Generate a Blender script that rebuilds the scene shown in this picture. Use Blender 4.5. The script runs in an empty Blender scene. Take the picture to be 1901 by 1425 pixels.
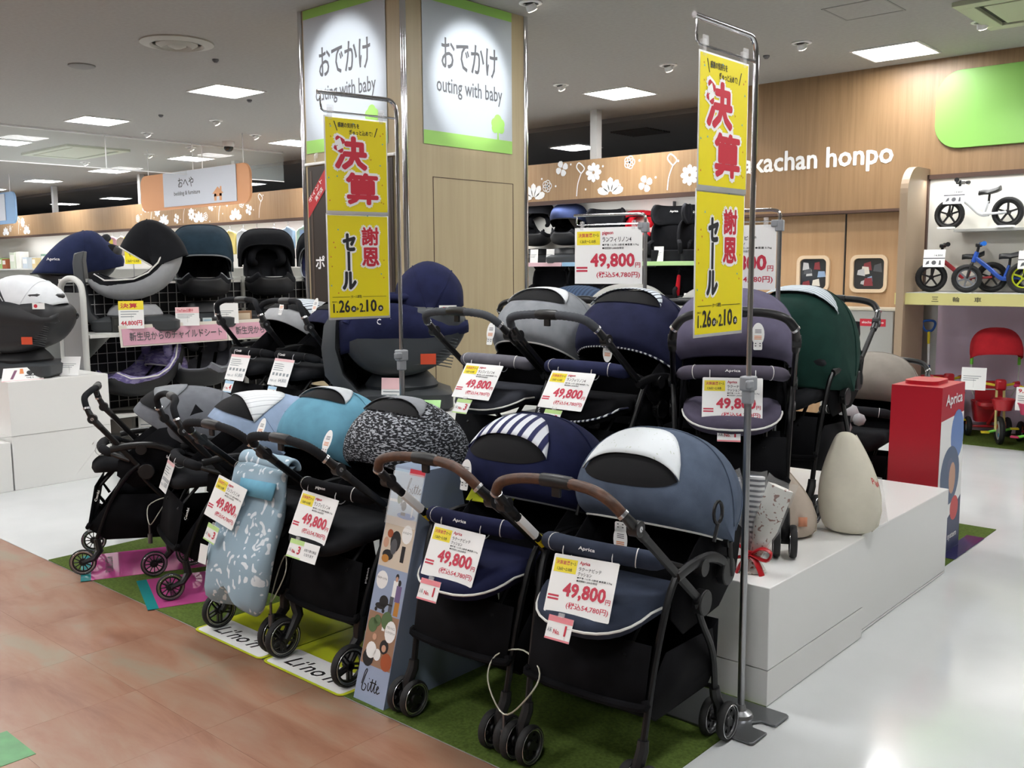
import bpy, bmesh, math, random
from mathutils import Vector as V, Matrix as Mx
PI = math.pi
R = math.radians
sc = bpy.context.scene
col = sc.collection
rnd = random.Random(7)
# ---------------------------------------------------------------- camera, world, exposure, big lights
cam = bpy.data.cameras.new('camera')
co = bpy.data.objects.new('camera', cam)
col.objects.link(co)
cam.sensor_width = 36.0
cam.lens = 36.0 * 1780 / 1901
cam.clip_start = 0.05
_p, _y, _r = R(6.9), R(41.7), R(-0.35)
_f0 = V((-math.sin(_y), math.cos(_y), 0)); _r0 = V((math.cos(_y), math.sin(_y), 0)); _u0 = V((0, 0, 1))
_f = _f0 * math.cos(_p) - _u0 * math.sin(_p); _u = _u0 * math.cos(_p) + _f0 * math.sin(_p)
_rr = _r0 * math.cos(_r) + _u * math.sin(_r); _uu = _u * math.cos(_r) - _r0 * math.sin(_r)
co.matrix_world = Mx(((_rr.x, _uu.x, -_f.x, 0), (_rr.y, _uu.y, -_f.y, 0), (_rr.z, _uu.z, -_f.z, 1.6), (0, 0, 0, 1)))
sc.camera = co
w = bpy.data.worlds.new('world'); sc.world = w; w.use_nodes = True
w.node_tree.nodes['Background'].inputs[0].default_value = (0.8, 0.9, 1, 1)
w.node_tree.nodes['Background'].inputs[1].default_value = 0.1
vs_ = sc.view_settings
sc.display_settings.display_device = 'sRGB'
vs_.view_transform = 'Standard'; vs_.look = 'None'; vs_.gamma = 1.0; vs_.use_curve_mapping = False
vs_.exposure = 0.0
PANEL = 47.0      # ceiling panel emission strength
CEIL = 3.5
WY = 9.5          # front face of the back wall

def hexc(h):
    h = h.lstrip('#'); c = [int(h[i:i + 2], 16) / 255 for i in (0, 2, 4)]
    return tuple([(x / 12.92 if x <= 0.04045 else ((x + 0.055) / 1.055) ** 2.4) for x in c] + [1])

def spot(name, loc, target, power, ang, blend=0.4, size=0.04, colr=(1, 1, 1)):
    l = bpy.data.lights.new(name, 'SPOT'); l.energy = power; l.spot_size = R(ang); l.spot_blend = blend
    l.shadow_soft_size = size; l.color = colr
    o = bpy.data.objects.new(name, l); col.objects.link(o); o.location = loc
    o.rotation_euler = (V(target) - V(loc)).to_track_quat('-Z', 'Y').to_euler(); return o
# beams of the ceiling spotlights
spot('spotlight_beam', (-5.55, 3.1, 3.42), (-5.6, 4.5, 2.95), 110, 38, .5)
spot('spotlight_beam', (-3.7, 5.1, 3.42), (-4.97, 5.15, 2.95), 110, 38, .5)
WARM = (1, .86, .68)
for x in (-3.95, -5.1, -6.5): spot('spotlight_beam', (x, 8.0, 3.42), (x, 9.5, 2.15), 55, 50, .8, .05, WARM)
for x in (-8.6, -10.8, -12.6, -14.4, -16.5, -18.8, -21, -23.5): spot('spotlight_beam', (x, 8.2, 3.42), (x, 9.5, 2.55), 34, 62, .8, .05, WARM)
spot('spotlight_beam', (-2.43, 8.1, 3.42), (-2.5, 9.45, 2.1), 60, 60, .7, .05)

def strip(name, x0, x1, y, z, power, rx=0):
    l = bpy.data.lights.new(name, 'AREA'); l.shape = 'RECTANGLE'; l.size = x1 - x0; l.size_y = .05; l.energy = power
    o = bpy.data.objects.new(name, l); col.objects.link(o); o.location = ((x0 + x1) / 2, y, z); o.rotation_euler = (R(rx), 0, 0); return o
# strip lamps hidden behind the lower edge of the flower band
strip('shelf_strip_lamp', -9.4, -5.5, WY + .12, 2.37, 20, 18)
strip('shelf_strip_lamp', -25, -9.5, WY + .12, 2.37, 75, 18)
strip('shelf_strip_lamp', -3.15, 1.5, WY - .12, 2.39, 16, 0)
# ---------------------------------------------------------------- materials
MATS = {}
def mat(name, c, rough=0.5, metal=0.0, spec=0.5, noise=0.0, nscale=60, bump=0.0, coat=0.0, emit=None, alpha=None, trans=0.0, bscale=None):
    if name in MATS: return MATS[name]
    m = bpy.data.materials.new(name); m.use_nodes = True; nt = m.node_tree; b = nt.nodes['Principled BSDF']
    c = hexc(c) if isinstance(c, str) else c
    b.inputs['Base Color'].default_value = c; b.inputs['Roughness'].default_value = rough
    b.inputs['Metallic'].default_value = metal; b.inputs['Specular IOR Level'].default_value = spec
    b.inputs['Coat Weight'].default_value = coat; b.inputs['Coat Roughness'].default_value = .05
    b.inputs['Transmission Weight'].default_value = trans
    if emit: b.inputs['Emission Color'].default_value = c; b.inputs['Emission Strength'].default_value = emit
    if alpha is not None: b.inputs['Alpha'].default_value = alpha
    if noise or bump:
        tc = nt.nodes.new('ShaderNodeTexCoord'); n = nt.nodes.new('ShaderNodeTexNoise')
        n.inputs['Scale'].default_value = nscale; n.inputs['Detail'].default_value = 3
        nt.links.new(tc.outputs['Object'], n.inputs['Vector'])
        if noise:
            mx = nt.nodes.new('ShaderNodeMix'); mx.data_type = 'RGBA'
            mx.inputs['A'].default_value = tuple(max(0, x * (1 - noise)) for x in c[:3]) + (1,)
            mx.inputs['B'].default_value = tuple(min(1, x * (1 + noise)) for x in c[:3]) + (1,)
            mr = nt.nodes.new('ShaderNodeMapRange'); mr.inputs[1].default_value = .35; mr.inputs[2].default_value = .65
            nt.links.new(n.outputs['Fac'], mr.inputs[0]); nt.links.new(mr.outputs[0], mx.inputs['Factor'])
            nt.links.new(mx.outputs['Result'], b.inputs['Base Color'])
        if bump:
            n2 = nt.nodes.new('ShaderNodeTexNoise'); n2.inputs['Scale'].default_value = bscale or nscale * 4; n2.inputs['Detail'].default_value = 2
            nt.links.new(tc.outputs['Object'], n2.inputs['Vector'])
            bp = nt.nodes.new('ShaderNodeBump'); bp.inputs['Strength'].default_value = bump; bp.inputs['Distance'].default_value = .002
            nt.links.new(n2.outputs['Fac'], bp.inputs['Height']); nt.links.new(bp.outputs['Normal'], b.inputs['Normal'])
    MATS[name] = m; return m

def pattern(name, kind, c1, c2, scale, rough=.85, axis=0, thr=.5):
    """two-colour procedural print: stripes / speckle / marks, in object space"""
    if name in MATS: return MATS[name]
    m = bpy.data.materials.new(name); m.use_nodes = True; nt = m.node_tree; b = nt.nodes['Principled BSDF']
    b.inputs['Roughness'].default_value = rough; N = nt.nodes.new; L = nt.links.new
    b.inputs['Specular IOR Level'].default_value = .3
    tc = N('ShaderNodeTexCoord'); mp = N('ShaderNodeMapping'); L(tc.outputs['Object'], mp.inputs[0])
    rp = N('ShaderNodeValToRGB'); rp.color_ramp.interpolation = 'LINEAR'
    e = rp.color_ramp.elements; e[0].color = hexc(c1); e[1].color = hexc(c2)
    e[0].position = max(0, thr - .03); e[1].position = min(1, thr + .03)
    if kind == 'stripes':
        sp = N('ShaderNodeSeparateXYZ'); L(mp.outputs[0], sp.inputs[0])
        mm = N('ShaderNodeMath'); mm.operation = 'MULTIPLY'; mm.inputs[1].default_value = scale; L(sp.outputs[axis], mm.inputs[0])
        fr = N('ShaderNodeMath'); fr.operation = 'FRACT'; L(mm.outputs[0], fr.inputs[0]); L(fr.outputs[0], rp.inputs[0])
    elif kind == 'speckle':
        mp.inputs['Scale'].default_value = (1, 1.0, 3.2); mp.inputs['Rotation'].default_value = (0, .25, .5)
        n = N('ShaderNodeTexNoise'); n.inputs['Scale'].default_value = scale; n.inputs['Detail'].default_value = 1.5; n.inputs['Distortion'].default_value = .3
        L(mp.outputs[0], n.inputs['Vector']); L(n.outputs['Fac'], rp.inputs[0])
    elif kind == 'marks':
        v = N('ShaderNodeTexVoronoi'); v.inputs['Scale'].default_value = scale; v.inputs['Randomness'].default_value = .8
        n = N('ShaderNodeTexNoise'); n.inputs['Scale'].default_value = scale * .45
        ad = N('ShaderNodeVectorMath'); ad.operation = 'MULTIPLY_ADD'; L(n.outputs['Color'], ad.inputs[0]); ad.inputs[1].default_value = (.16, .16, .16)
        mp.inputs['Scale'].default_value = (1, 1, .45); mp.inputs['Rotation'].default_value = (0, .5, 0)
        L(tc.outputs['Object'], n.inputs['Vector']); L(mp.outputs[0], ad.inputs[2]); L(ad.outputs[0], v.inputs['Vector'])
        L(v.outputs['Distance'], rp.inputs[0])
    L(rp.outputs[0], b.inputs['Base Color']); MATS[name] = m; return m

def wood(name, c, c2, sx=14, sz=.5, rough=.45):
    if name in MATS: return MATS[name]
    m = mat(name, c, rough); nt = m.node_tree; b = nt.nodes['Principled BSDF']; N = nt.nodes.new; L = nt.links.new
    tc = N('ShaderNodeTexCoord'); mp = N('ShaderNodeMapping'); mp.inputs['Scale'].default_value = (sx, sx, sz)
    n = N('ShaderNodeTexNoise'); n.inputs['Scale'].default_value = 2.2; n.inputs['Detail'].default_value = 6; n.inputs['Roughness'].default_value = .65
    rp = N('ShaderNodeValToRGB'); rp.color_ramp.elements[0].color = hexc(c2); rp.color_ramp.elements[1].color = hexc(c)
    rp.color_ramp.elements[0].position = .3; rp.color_ramp.elements[1].position = .62
    L(tc.outputs['Object'], mp.inputs[0]); L(mp.outputs[0], n.inputs['Vector']); L(n.outputs['Fac'], rp.inputs[0]); L(rp.outputs[0], b.inputs['Base Color']); return m

WHITE = mat('white_laminate', '#e8e8e5', .28)
PAPER = mat('card_paper', '#eeeeec', .35)
BLACKP = mat('black_plastic', '#0e0e10', .45)
BLACKG = mat('black_gloss', '#0b0b0c', .2)
FRAME = mat('black_frame_metal', '#0c0c0e', .38, .3)
BLACKF = mat('black_fabric', '#0c0c0f', .95, noise=.35, nscale=9, bump=.25, bscale=500, spec=.15)
DARKF = mat('dark_grey_fabric', '#1c1d20', .95, noise=.25, nscale=9, bump=.25, bscale=500, spec=.2)
LINING = mat('canopy_lining', '#0a0a0c', .95, spec=.1)
MESHF = mat('black_mesh_cloth', '#19191b', .85, bump=.5, nscale=50, bscale=900, spec=.2)
CHROME = mat('chrome', '#d8d8da', .12, 1.0)
STEEL = mat('brushed_steel', '#a9aaac', .3, 1.0)
SILVER = mat('silver_ring', '#c9c9cc', .25, .9)
GREYPL = mat('dark_grey_plastic', '#3a3d40', .5)
RUBBER = mat('tyre_rubber', '#151516', .7, noise=.2, nscale=40)
PIPING = mat('white_piping', '#d9d8d4', .6)
REDP = mat('red_print', '#c3263a', .5)
BLKP = mat('black_print', '#1e1e20', .5)
GRYP = mat('grey_print', '#55565a', .5)
YELP = mat('yellow_print', '#e6d21e', .5)
WHTP = mat('white_print', '#f2f2f0', .5)
GRNP = mat('green_print', '#8cc43c', .5)
CLEAR = mat('clear_plastic', '#ffffff', .06, alpha=.22)
GLASS = mat('smoke_barrier_glass', '#e9f4f2', .02, alpha=.10, spec=.9)

# ---------------------------------------------------------------- mesh building
_glyph = {}
def glyph(s, off=0.0):
    k = (s, off)
    if k not in _glyph:
        c = bpy.data.curves.new('lettering', 'FONT'); c.body = s; c.offset = off; c.resolution_u = 2
        o = bpy.data.objects.new('lettering', c); m = bpy.data.meshes.new_from_object(o)
        vs = [(v.co.x, v.co.y) for v in m.vertices]; fs = [tuple(p.vertices) for p in m.polygons]
        bpy.data.objects.remove(o); bpy.data.curves.remove(c); bpy.data.meshes.remove(m)
        xs = [v[0] for v in vs]; ys = [v[1] for v in vs]
        _glyph[k] = (vs, fs, min(xs), max(xs), min(ys), max(ys))
    return _glyph[k]

class B:
    def __init__(s): s.v = []; s.f = []; s.m = []
    def add(s, vs, fs, m=0, M=None):
        k = len(s.v)
        s.v += [tuple(M @ V(v)) if M else tuple(v) for v in vs]
        s.f += [tuple(i + k for i in f) for f in fs]; s.m += [m] * len(fs); return s
    def box(s, x0, y0, z0, x1, y1, z1, m=0, M=None):
        vs = [(x, y, z) for x in (x0, x1) for y in (y0, y1) for z in (z0, z1)]
        return s.add(vs, [(0, 1, 3, 2), (4, 6, 7, 5), (0, 4, 5, 1), (2, 3, 7, 6), (0, 2, 6, 4), (1, 5, 7, 3)], m, M)
    def cbox(s, c, sz, rot=(0, 0, 0), m=0, M=None, taper=1.0):
        from mathutils import Euler
        T = Mx.Translation(V(c)) @ Euler(rot).to_matrix().to_4x4()
        if M: T = M @ T
        a, b, h = sz[0] / 2, sz[1] / 2, sz[2] / 2; t = taper
        vs = [(-a, -b, -h), (a, -b, -h), (a, b, -h), (-a, b, -h), (-a * t, -b * t, h), (a * t, -b * t, h), (a * t, b * t, h), (-a * t, b * t, h)]
        return s.add(vs, [(0, 3, 2, 1), (4, 5, 6, 7), (0, 1, 5, 4), (1, 2, 6, 5), (2, 3, 7, 6), (3, 0, 4, 7)], m, T)
    def tube(s, pts, r, n=8, closed=False, m=0, M=None, cap=True, flat=1.0):
        P = [V(p) for p in pts]; k = len(P); rs = r if isinstance(r, (list, tuple)) else [r] * k
        rings = []; prev = None
        for i in range(k):
            if closed: d = P[(i + 1) % k] - P[i - 1]
            else: d = P[min(i + 1, k - 1)] - P[max(i - 1, 0)]
            d = d.normalized() if d.length > 1e-9 else V((0, 0, 1))
            if prev is None:
                a = V((0, 0, 1)) if abs(d.z) < .9 else V((1, 0, 0)); x = d.cross(a).normalized()
            else:
                x = (prev - d * prev.dot(d)).normalized()
            prev = x; y = d.cross(x)
            rings.append([P[i] + (x * math.cos(2 * PI * j / n) + y * math.sin(2 * PI * j / n) * flat) * rs[i] for j in range(n)])
        vs = [v for q in rings for v in q]; fs = []
        for i in range(k if closed else k - 1):
            a = i * n; b = ((i + 1) % k) * n
            fs += [(a + j, a + (j + 1) % n, b + (j + 1) % n, b + j) for j in range(n)]
        if cap and not closed: fs += [tuple(range(n))[::-1], tuple(range((k - 1) * n, k * n))]
        return s.add(vs, fs, m, M)
    def cyl(s, a, b, r, n=16, m=0, M=None, r2=None): return s.tube([a, b], [r, r if r2 is None else r2], n, m=m, M=M)
    def lathe(s, prof, n=20, m=0, M=None, closed=False):
        """profile (r, h) about local z"""
        vs = [(r * math.cos(2 * PI * j / n), r * math.sin(2 * PI * j / n), h) for r, h in prof for j in range(n)]; fs = []
        k = len(prof)
        for i in range(k if closed else k - 1):
            a = i * n; b = ((i + 1) % k) * n
            fs += [(a + j, a + (j + 1) % n, b + (j + 1) % n, b + j) for j in range(n)]
        if not closed: fs += [tuple(range(n))[::-1], tuple(range((k - 1) * n, k * n))]
        return s.add(vs, fs, m, M)
    def loft(s, rows, m=0, M=None, wrap=False, caps=False):
        n = len(rows[0]); vs = [p for r in rows for p in r]; fs = []
        for i in range(len(rows) - 1):
            for j in range(n if wrap else n - 1):
                fs.append((i * n + j, i * n + (j + 1) % n, (i + 1) * n + (j + 1) % n, (i + 1) * n + j))
        if caps: fs += [tuple(range(n))[::-1], tuple(range((len(rows) - 1) * n, len(rows) * n))]
        return s.add(vs, fs, m, M)
    def prism(s, o2, t, m=0, M=None):
        """outline in local (x, y) extruded from z=0 to z=t"""
        n = len(o2); vs = [(a, b, 0) for a, b in o2] + [(a, b, t) for a, b in o2]
        fs = [tuple(range(n))[::-1], tuple(range(n, 2 * n))] + [(i, (i + 1) % n, n + (i + 1) % n, n + i) for i in range(n)]
        return s.add(vs, fs, m, M)
    def poly(s, o2, z=0, m=0, M=None): return s.add([(a, b, z) for a, b in o2], [tuple(range(len(o2)))], m, M)
    def text(s, t, x0, y0, x1, y1, z=0.0008, m=0, M=None, off=0.012, keep=False, shear=0, fat=0):
        if off > .015 and not fat and not keep:
            g_ = glyph(t, 0.0); fat = off * .8 * min(abs(x1 - x0) / (g_[3] - g_[2]), abs(y1 - y0) / max(g_[5] - g_[4], .05)); x0 += fat; x1 -= fat; y0 += fat; y1 -= fat; nf = 6
        else: nf = 8
        if fat:
            for i in range(nf):
                dx, dy = fat * math.cos(i * 2 * PI / nf), fat * math.sin(i * 2 * PI / nf)
                s.text(t, x0 + dx, y0 + dy, x1 + dx, y1 + dy, z + .00005 * (i + 1), m, M, 0, keep, shear)
            off = 0
        """lettering fitted into the rectangle"""
        vs, fs, a, b, c, d = glyph(t, off); sx = (x1 - x0) / (b - a); sy = (y1 - y0) / max(d - c, .05)
        if keep:
            k = min(abs(sx), abs(sy)); ox = (x0 + x1) / 2 - k * (a + b) / 2; oy = (y0 + y1) / 2 - k * (c + d) / 2; sx = sy = k
        else: ox = x0 - a * sx; oy = y0 - c * sy
        return s.add([(x * sx + ox + shear * (y * sy), y * sy + oy, z) for x, y in vs], fs, m, M)
    def make(s, name, mats, parent=None, loc=None, rz=0, bevel=0, seg=2, subsurf=0, solid=0, flat=False, sharp=38):
        me = bpy.data.meshes.new(name); me.from_pydata(s.v, [], s.f); me.update()
        for mm in (mats if isinstance(mats, (list, tuple)) else [mats]): me.materials.append(mm)
        me.polygons.foreach_set('material_index', s.m)
        if not flat:
            me.polygons.foreach_set('use_smooth', [True] * len(me.polygons)); me.set_sharp_from_angle(angle=R(sharp))
        o = bpy.data.objects.new(name, me); col.objects.link(o); o.parent = parent
        if loc is not None: o.location = loc
        o.rotation_euler.z = rz
        if solid:
            d = o.modifiers.new('s', 'SOLIDIFY'); d.thickness = solid; d.offset = -1
        if bevel:
            d = o.modifiers.new('b', 'BEVEL'); d.width = bevel; d.segments = seg; d.limit_method = 'ANGLE'; d.angle_limit = R(40)
        if subsurf:
            d = o.modifiers.new('u', 'SUBSURF'); d.levels = d.render_levels = subsurf
        return o

def crom(P, k=4, closed=False):
    P = [V(p) for p in P]; n = len(P); out = []
    rng = range(n if closed else n - 1)
    for i in rng:
        g = (lambda j: P[j % n]) if closed else (lambda j: P[max(0, min(n - 1, j))])
        a, b, c, d = g(i - 1), g(i), g(i + 1), g(i + 2)
        for q in range(k):
            t = q / k
            out.append(.5 * ((2 * b) + (c - a) * t + (2 * a - 5 * b + 4 * c - d) * t * t + (3 * b - a - 3 * c + d) * t ** 3))
    if not closed: out.append(P[-1])
    return out
def wallM(x, y, z, deg=0, tilt=0):
    """frame whose local x runs along the wall, local y is up, local z is the outward normal (deg 0 faces -Y, 90 faces +X)"""
    a = R(deg); u = V((math.cos(a), math.sin(a), 0)); n = V((math.sin(a), -math.cos(a), 0)); k = V((0, 0, 1))
    M = Mx(((u.x, k.x, n.x, x), (u.y, k.y, n.y, y), (u.z, k.z, n.z, z), (0, 0, 0, 1)))
    if tilt: M = M @ Mx.Rotation(R(tilt), 4, 'X')
    return M
def rrect(x0, y0, x1, y1, r, k=5):
    o = []
    for cx, cy, a0 in ((x1 - r, y1 - r, 0), (x0 + r, y1 - r, 90), (x0 + r, y0 + r, 180), (x1 - r, y0 + r, 270)):
        for i in range(k + 1): a = R(a0 + 90 * i / k); o.append((cx + r * math.cos(a), cy + r * math.sin(a)))
    return o
def circ(cx, cy, r, n=16, ry=None): return [(cx + r * math.cos(2 * PI * i / n), cy + (ry or r) * math.sin(2 * PI * i / n)) for i in range(n)]
def tag(o, label, cat, group=None):
    o['label'] = label; o['category'] = cat
    if group: o['group'] = group
    return o
def thing(name, label, cat, loc=(0, 0, 0), rz=0, group=None):
    o = bpy.data.objects.new(name, None); col.objects.link(o); o.empty_display_size = .1
    o.location = loc; o.rotation_euler = (0, 0, R(rz)); return tag(o, label, cat, group)
def structure(o): o['kind'] = 'structure'; return o
def clone(root, loc, rz, label, group=None):
    def cp(o, par):
        c = o.copy(); col.objects.link(c); c.parent = par
        for ch in KIDS.get(o.name, ()): cp(ch, c)
        return c
    if root.name not in DONE:
        for o in root.children_recursive: KIDS.setdefault(o.parent.name, []).append(o)
        DONE.add(root.name)
    c = cp(root, None); c.location = loc; c.rotation_euler.z = R(rz); c['label'] = label
    if group: c['group'] = group
    return c
KIDS = {}; DONE = set()
# ---------------------------------------------------------------- room
TAN = wood('oak_laminate', '#a08260', '#917251')
TANC = wood('column_laminate', '#b0a181', '#a69677', 8, .3)
BROWN = mat('brown_trim', '#4a352c', .5)
CEILM = mat('ceiling_board', '#a3a19d', .9, noise=.03, nscale=30, spec=.1)
DARKW = mat('backroom_shade', '#3c3c3e', .9)  # shade of the unlit backroom put into its wall and floor colour
floor_m = mat('white_vinyl_floor', '#cdd0d0', .13, noise=.03, nscale=2.5, spec=.55)
orange = mat('terracotta_vinyl', '#b58468', .32, spec=.45)
def _or():
    nt = orange.node_tree; b = nt.nodes['Principled BSDF']; N = nt.nodes.new; L = nt.links.new
    g = N('ShaderNodeNewGeometry'); mp = N('ShaderNodeMapping'); mp.inputs['Rotation'].default_value = (0, 0, .5); mp.inputs['Scale'].default_value = (.8, 2.6, 1)
    n = N('ShaderNodeTexNoise'); n.inputs['Scale'].default_value = 1.9; n.inputs['Detail'].default_value = 7; n.inputs['Roughness'].default_value = .6; n.inputs['Distortion'].default_value = .5
    oi = N('ShaderNodeObjectInfo'); cm = N('ShaderNodeVectorMath'); cm.operation = 'MULTIPLY_ADD'; cm.inputs[1].default_value = (.35, .35, .35)
    cb = N('ShaderNodeCombineXYZ'); L(oi.outputs['Random'], cb.inputs[0]); L(oi.outputs['Random'], cb.inputs[1])
    L(g.outputs['Position'], mp.inputs[0]); L(cb.outputs[0], cm.inputs[0]); L(mp.outputs[0], cm.inputs[2]); L(cm.outputs[0], n.inputs['Vector'])
    rp = N('ShaderNodeValToRGB'); e = rp.color_ramp.elements; e[0].position = .32; e[0].color = hexc('#7d513b'); e[1].position = .66; e[1].color = hexc('#8f7f6b')
    k = rp.color_ramp.elements.new(.46); k.color = hexc('#926953'); k = rp.color_ramp.elements.new(.56); k.color = hexc('#967661')
    L(n.outputs['Fac'], rp.inputs[0]); L(rp.outputs[0], b.inputs['Base Color'])
_or()
structure(B().box(-34, 2.145, -.1, 8, 16, 0).box(-.98, -9, -.1, 8, 2.145, 0).make('floor', floor_m, flat=True))
fo = structure(B().box(-34, -9, -.1, -.98, 2.145, -.004).make('floor', mat('floor_joint', '#8a6654', .6), flat=True))
P_ = .488
for i in range(-13, 5):
    for j in range(-3, 1):
        x = -3.42 + i * P_; y = 1.66 + j * P_
        if x + P_ > -.97: continue
        green = (i, j) == (0, -1)
        B().box(x + .0004, y + .0004, -.01, x + P_ - .0004, y + P_ - .0004, .0015 if 0 else 0).make('tile', orange, fo, flat=True)
B().box(-34, -9, -.01, -.98, 1.66 - 3 * P_, 0).make('tile', orange, fo, flat=True)
B().box(-34, 1.66 - 3 * P_, -.01, -3.42 - 13 * P_, 2.145, 0).make('tile', orange, fo, flat=True)
B().prism([(-3.45, 1.2), (-3.207, 1.2), (-3.207, .96), (-3.45, .96)], .0015).make('tile', mat('green_vinyl', '#4f8d55', .4, noise=.12, nscale=14), fo, flat=True)['label'] = 'green inlaid square tile'
structure(B().box(-34, -9, CEIL, 8, 16, CEIL + .1).make('ceiling', CEILM, flat=True))
# outer walls of the hall
OW = mat('hall_wall', '#b9b6b0', .8)
structure(B().box(-34.1, -9, 0, -34, 16, CEIL).make('wall_left', OW, flat=True))
structure(B().box(8, -9, 0, 8.1, 16, CEIL).make('wall_right', OW, flat=True))
structure(B().box(-34, -9.1, 0, 8, -9, CEIL).make('wall_front', OW, flat=True))
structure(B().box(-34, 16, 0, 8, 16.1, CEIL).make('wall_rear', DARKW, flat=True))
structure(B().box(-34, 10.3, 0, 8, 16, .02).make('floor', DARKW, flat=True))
structure(B().box(-34, 10.3, 3.44, 8, 16, 3.499).make('ceiling', mat('ceiling_shade', '#6b6b6d', .9), flat=True))  # added ceiling sheet, greyed in colour for the unlit backroom's shade
# back wall: flower band partition (left), full height panel (right)
XS = -5.42
wb = structure(B().box(-34, WY, 2.43, XS, 10.1, 2.90).make('wall_back', TAN, flat=True))
wb2 = structure(B().box(XS, WY, 2.145, 8, 10.1, CEIL).make('wall_back', wood('oak_laminate_shaded', '#8d7050', '#7d6244'), flat=True))  # same oak, darkened in colour where less light reaches the wall
structure(B().box(-34, WY - .012, 2.385, XS, WY + .05, 2.435).make('trim_1', BROWN, flat=True))
structure(B().box(XS, WY - .006, 2.125, -3.3, WY + .2, 2.15).make('trim_2', BROWN, flat=True))
structure(B().box(-34, 10.05, 0, XS, 10.1, 2.43).make('wall_back', mat('white_wall', '#d8d7d2', .6), flat=True))
structure(B().box(XS, 10.25, 0, 8, 10.3, 2.2).make('wall_back', mat('white_wall', '', .6), flat=True))
structure(B().box(XS - .03, WY, 0, XS, 10.1, 2.43).make('wall_partition', TAN, flat=True))
for x in (-7.2, -12.8, -15.1, -18.5, -22.5):
    structure(B().box(x - .05, 9.6, 2.9, x + .05, 9.7, CEIL).make('trim_3', mat('post_paint', '#b8b8b6', .5), flat=True))
# doors in the recess
DR = wood('door_laminate', '#bd9b76', '#b3906a', 9, .4)
for i, (a, b_) in enumerate(((-5.4, -4.06), (-4.04, -3.34))):
    d = structure(B().box(a, 9.7, 0.0, b_, 9.74, 2.14).make('door_%d' % (i + 1), DR, flat=True))
FR = mat('window_frame_plastic', '#d9c3a6', .4)
GP = mat('door_glass', '#3a3f45', .05, alpha=.55, spec=.8)
for i, (a, b_) in enumerate(((-4.56, -4.2), (-3.98, -3.6))):
    par = bpy.data.objects['door_%d' % (i + 1)]
    M = wallM(0, 9.7, 0)
    o1 = rrect(a, 1.33, b_, 1.71, .07); o2 = rrect(a + .035, 1.365, b_ - .035, 1.675, .045)
    rows = [[(x, y, 0) for x, y in o1], [(x, y, .03) for x, y in o1], [(x, y, .03) for x, y in o2], [(x, y, 0) for x, y in o2]]
    B().loft([list(r) + [r[0]] for r in rows], M=M).make('window_frame', FR, par)
    B().poly(o2, .004, M=M).make('pane', mat('door_pane', '#2f343a', .06, spec=.8), par, flat=True)
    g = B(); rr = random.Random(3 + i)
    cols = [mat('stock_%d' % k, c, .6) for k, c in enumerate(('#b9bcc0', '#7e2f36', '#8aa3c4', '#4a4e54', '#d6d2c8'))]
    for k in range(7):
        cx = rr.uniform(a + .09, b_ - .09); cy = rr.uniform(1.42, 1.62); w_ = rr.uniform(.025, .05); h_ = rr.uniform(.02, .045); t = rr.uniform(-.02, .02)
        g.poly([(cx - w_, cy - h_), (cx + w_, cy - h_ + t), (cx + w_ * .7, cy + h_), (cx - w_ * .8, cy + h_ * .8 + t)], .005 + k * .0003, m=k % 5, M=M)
    g.make('reflected_goods', cols, par, flat=True)  # goods in the glass painted over the pane as flat colour patches
B().box(-4.055, 9.69, .0, -4.045, 9.71, 2.14).make('gap_strip', mat('door_gap', '#2e2a28', .6), bpy.data.objects['door_1'], flat=True)
# white wall flowers
def petal(a, l, wd, cx, cy, r0=.02):
    c, s_ = math.cos(a), math.sin(a); o = []
    for t, q in ((0, .25), (.3, .8), (.6, 1), (.85, .8), (1, .0), (.85, -.8), (.6, -1), (.3, -.8), (0, -.25)):
        x = r0 + t * l; y = q * wd; o.append((cx + x * c - y * s_, cy + x * s_ + y * c))
    return o
def flower(g, cx, cy, r, n, a0=0, wd=.3, center=True, M=None, half=False):
    for i in range(n):
        a = a0 + 2 * PI * i / n if not half else a0 + PI * (i + .5) / n
        g.poly(petal(a, r * .85, r * wd, cx, cy, r * .15), 0.004, M=M)
def ring(g, pts, wd, M):
    k = len(pts); P = [V((p[0], p[1])) for p in pts]; rows = []
    for i in range(k):
        d = (P[min(i + 1, k - 1)] - P[max(i - 1, 0)]).normalized(); n = V((-d.y, d.x)) * wd
        rows.append([(P[i].x + n.x, P[i].y + n.y, .004), (P[i].x - n.x, P[i].y - n.y, .004)])
    g.loft(rows, M=M)
M = wallM(0, WY, 0)
g = B()
def flowers(x0, x1, seed):
    rr = random.Random(seed); x = x0; k = seed
    while x < x1:
        y = (2.56, 2.74, 2.62, 2.82)[k % 4]; t = k % 5
        if t == 0: flower(g, x, y, .12, 8, wd=.26, M=M)
        elif t == 1: flower(g, x, 2.47, .2, 5, a0=0, wd=.22, M=M, half=True)
        elif t == 2:
            for i in range(5): ring(g, [(x + .035 * math.cos(2 * PI * i / 5) + .04 * math.cos(a), y + .035 * math.sin(2 * PI * i / 5) + .04 * math.sin(a)) for a in [2 * PI * q / 12 for q in range(13)]], .005, M)
        elif t == 3: flower(g, x, y, .1, 4, a0=.4, wd=.42, M=M)
        else:
            L_ = crom([(x, 2.47, 0), (x + .02, 2.62, 0), (x + .07, 2.74, 0)], 5); ring(g, [(p.x, p.y) for p in L_], .007, M)
            L_ = crom([(x + .07, 2.74, 0), (x, 2.82, 0), (x + .04, 2.87, 0), (x + .12, 2.8, 0), (x + .07, 2.74, 0)], 5); ring(g, [(p.x, p.y) for p in L_], .008, M)
        g.poly(circ(x + .14, y + rr.uniform(-.1, .08), .014, 8), .004, M=M)
        x += rr.uniform(.2, .3); k += 1
flowers(-8.35, -5.6, 0)
flowers(-18.4, -14.0, 2)
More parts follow.
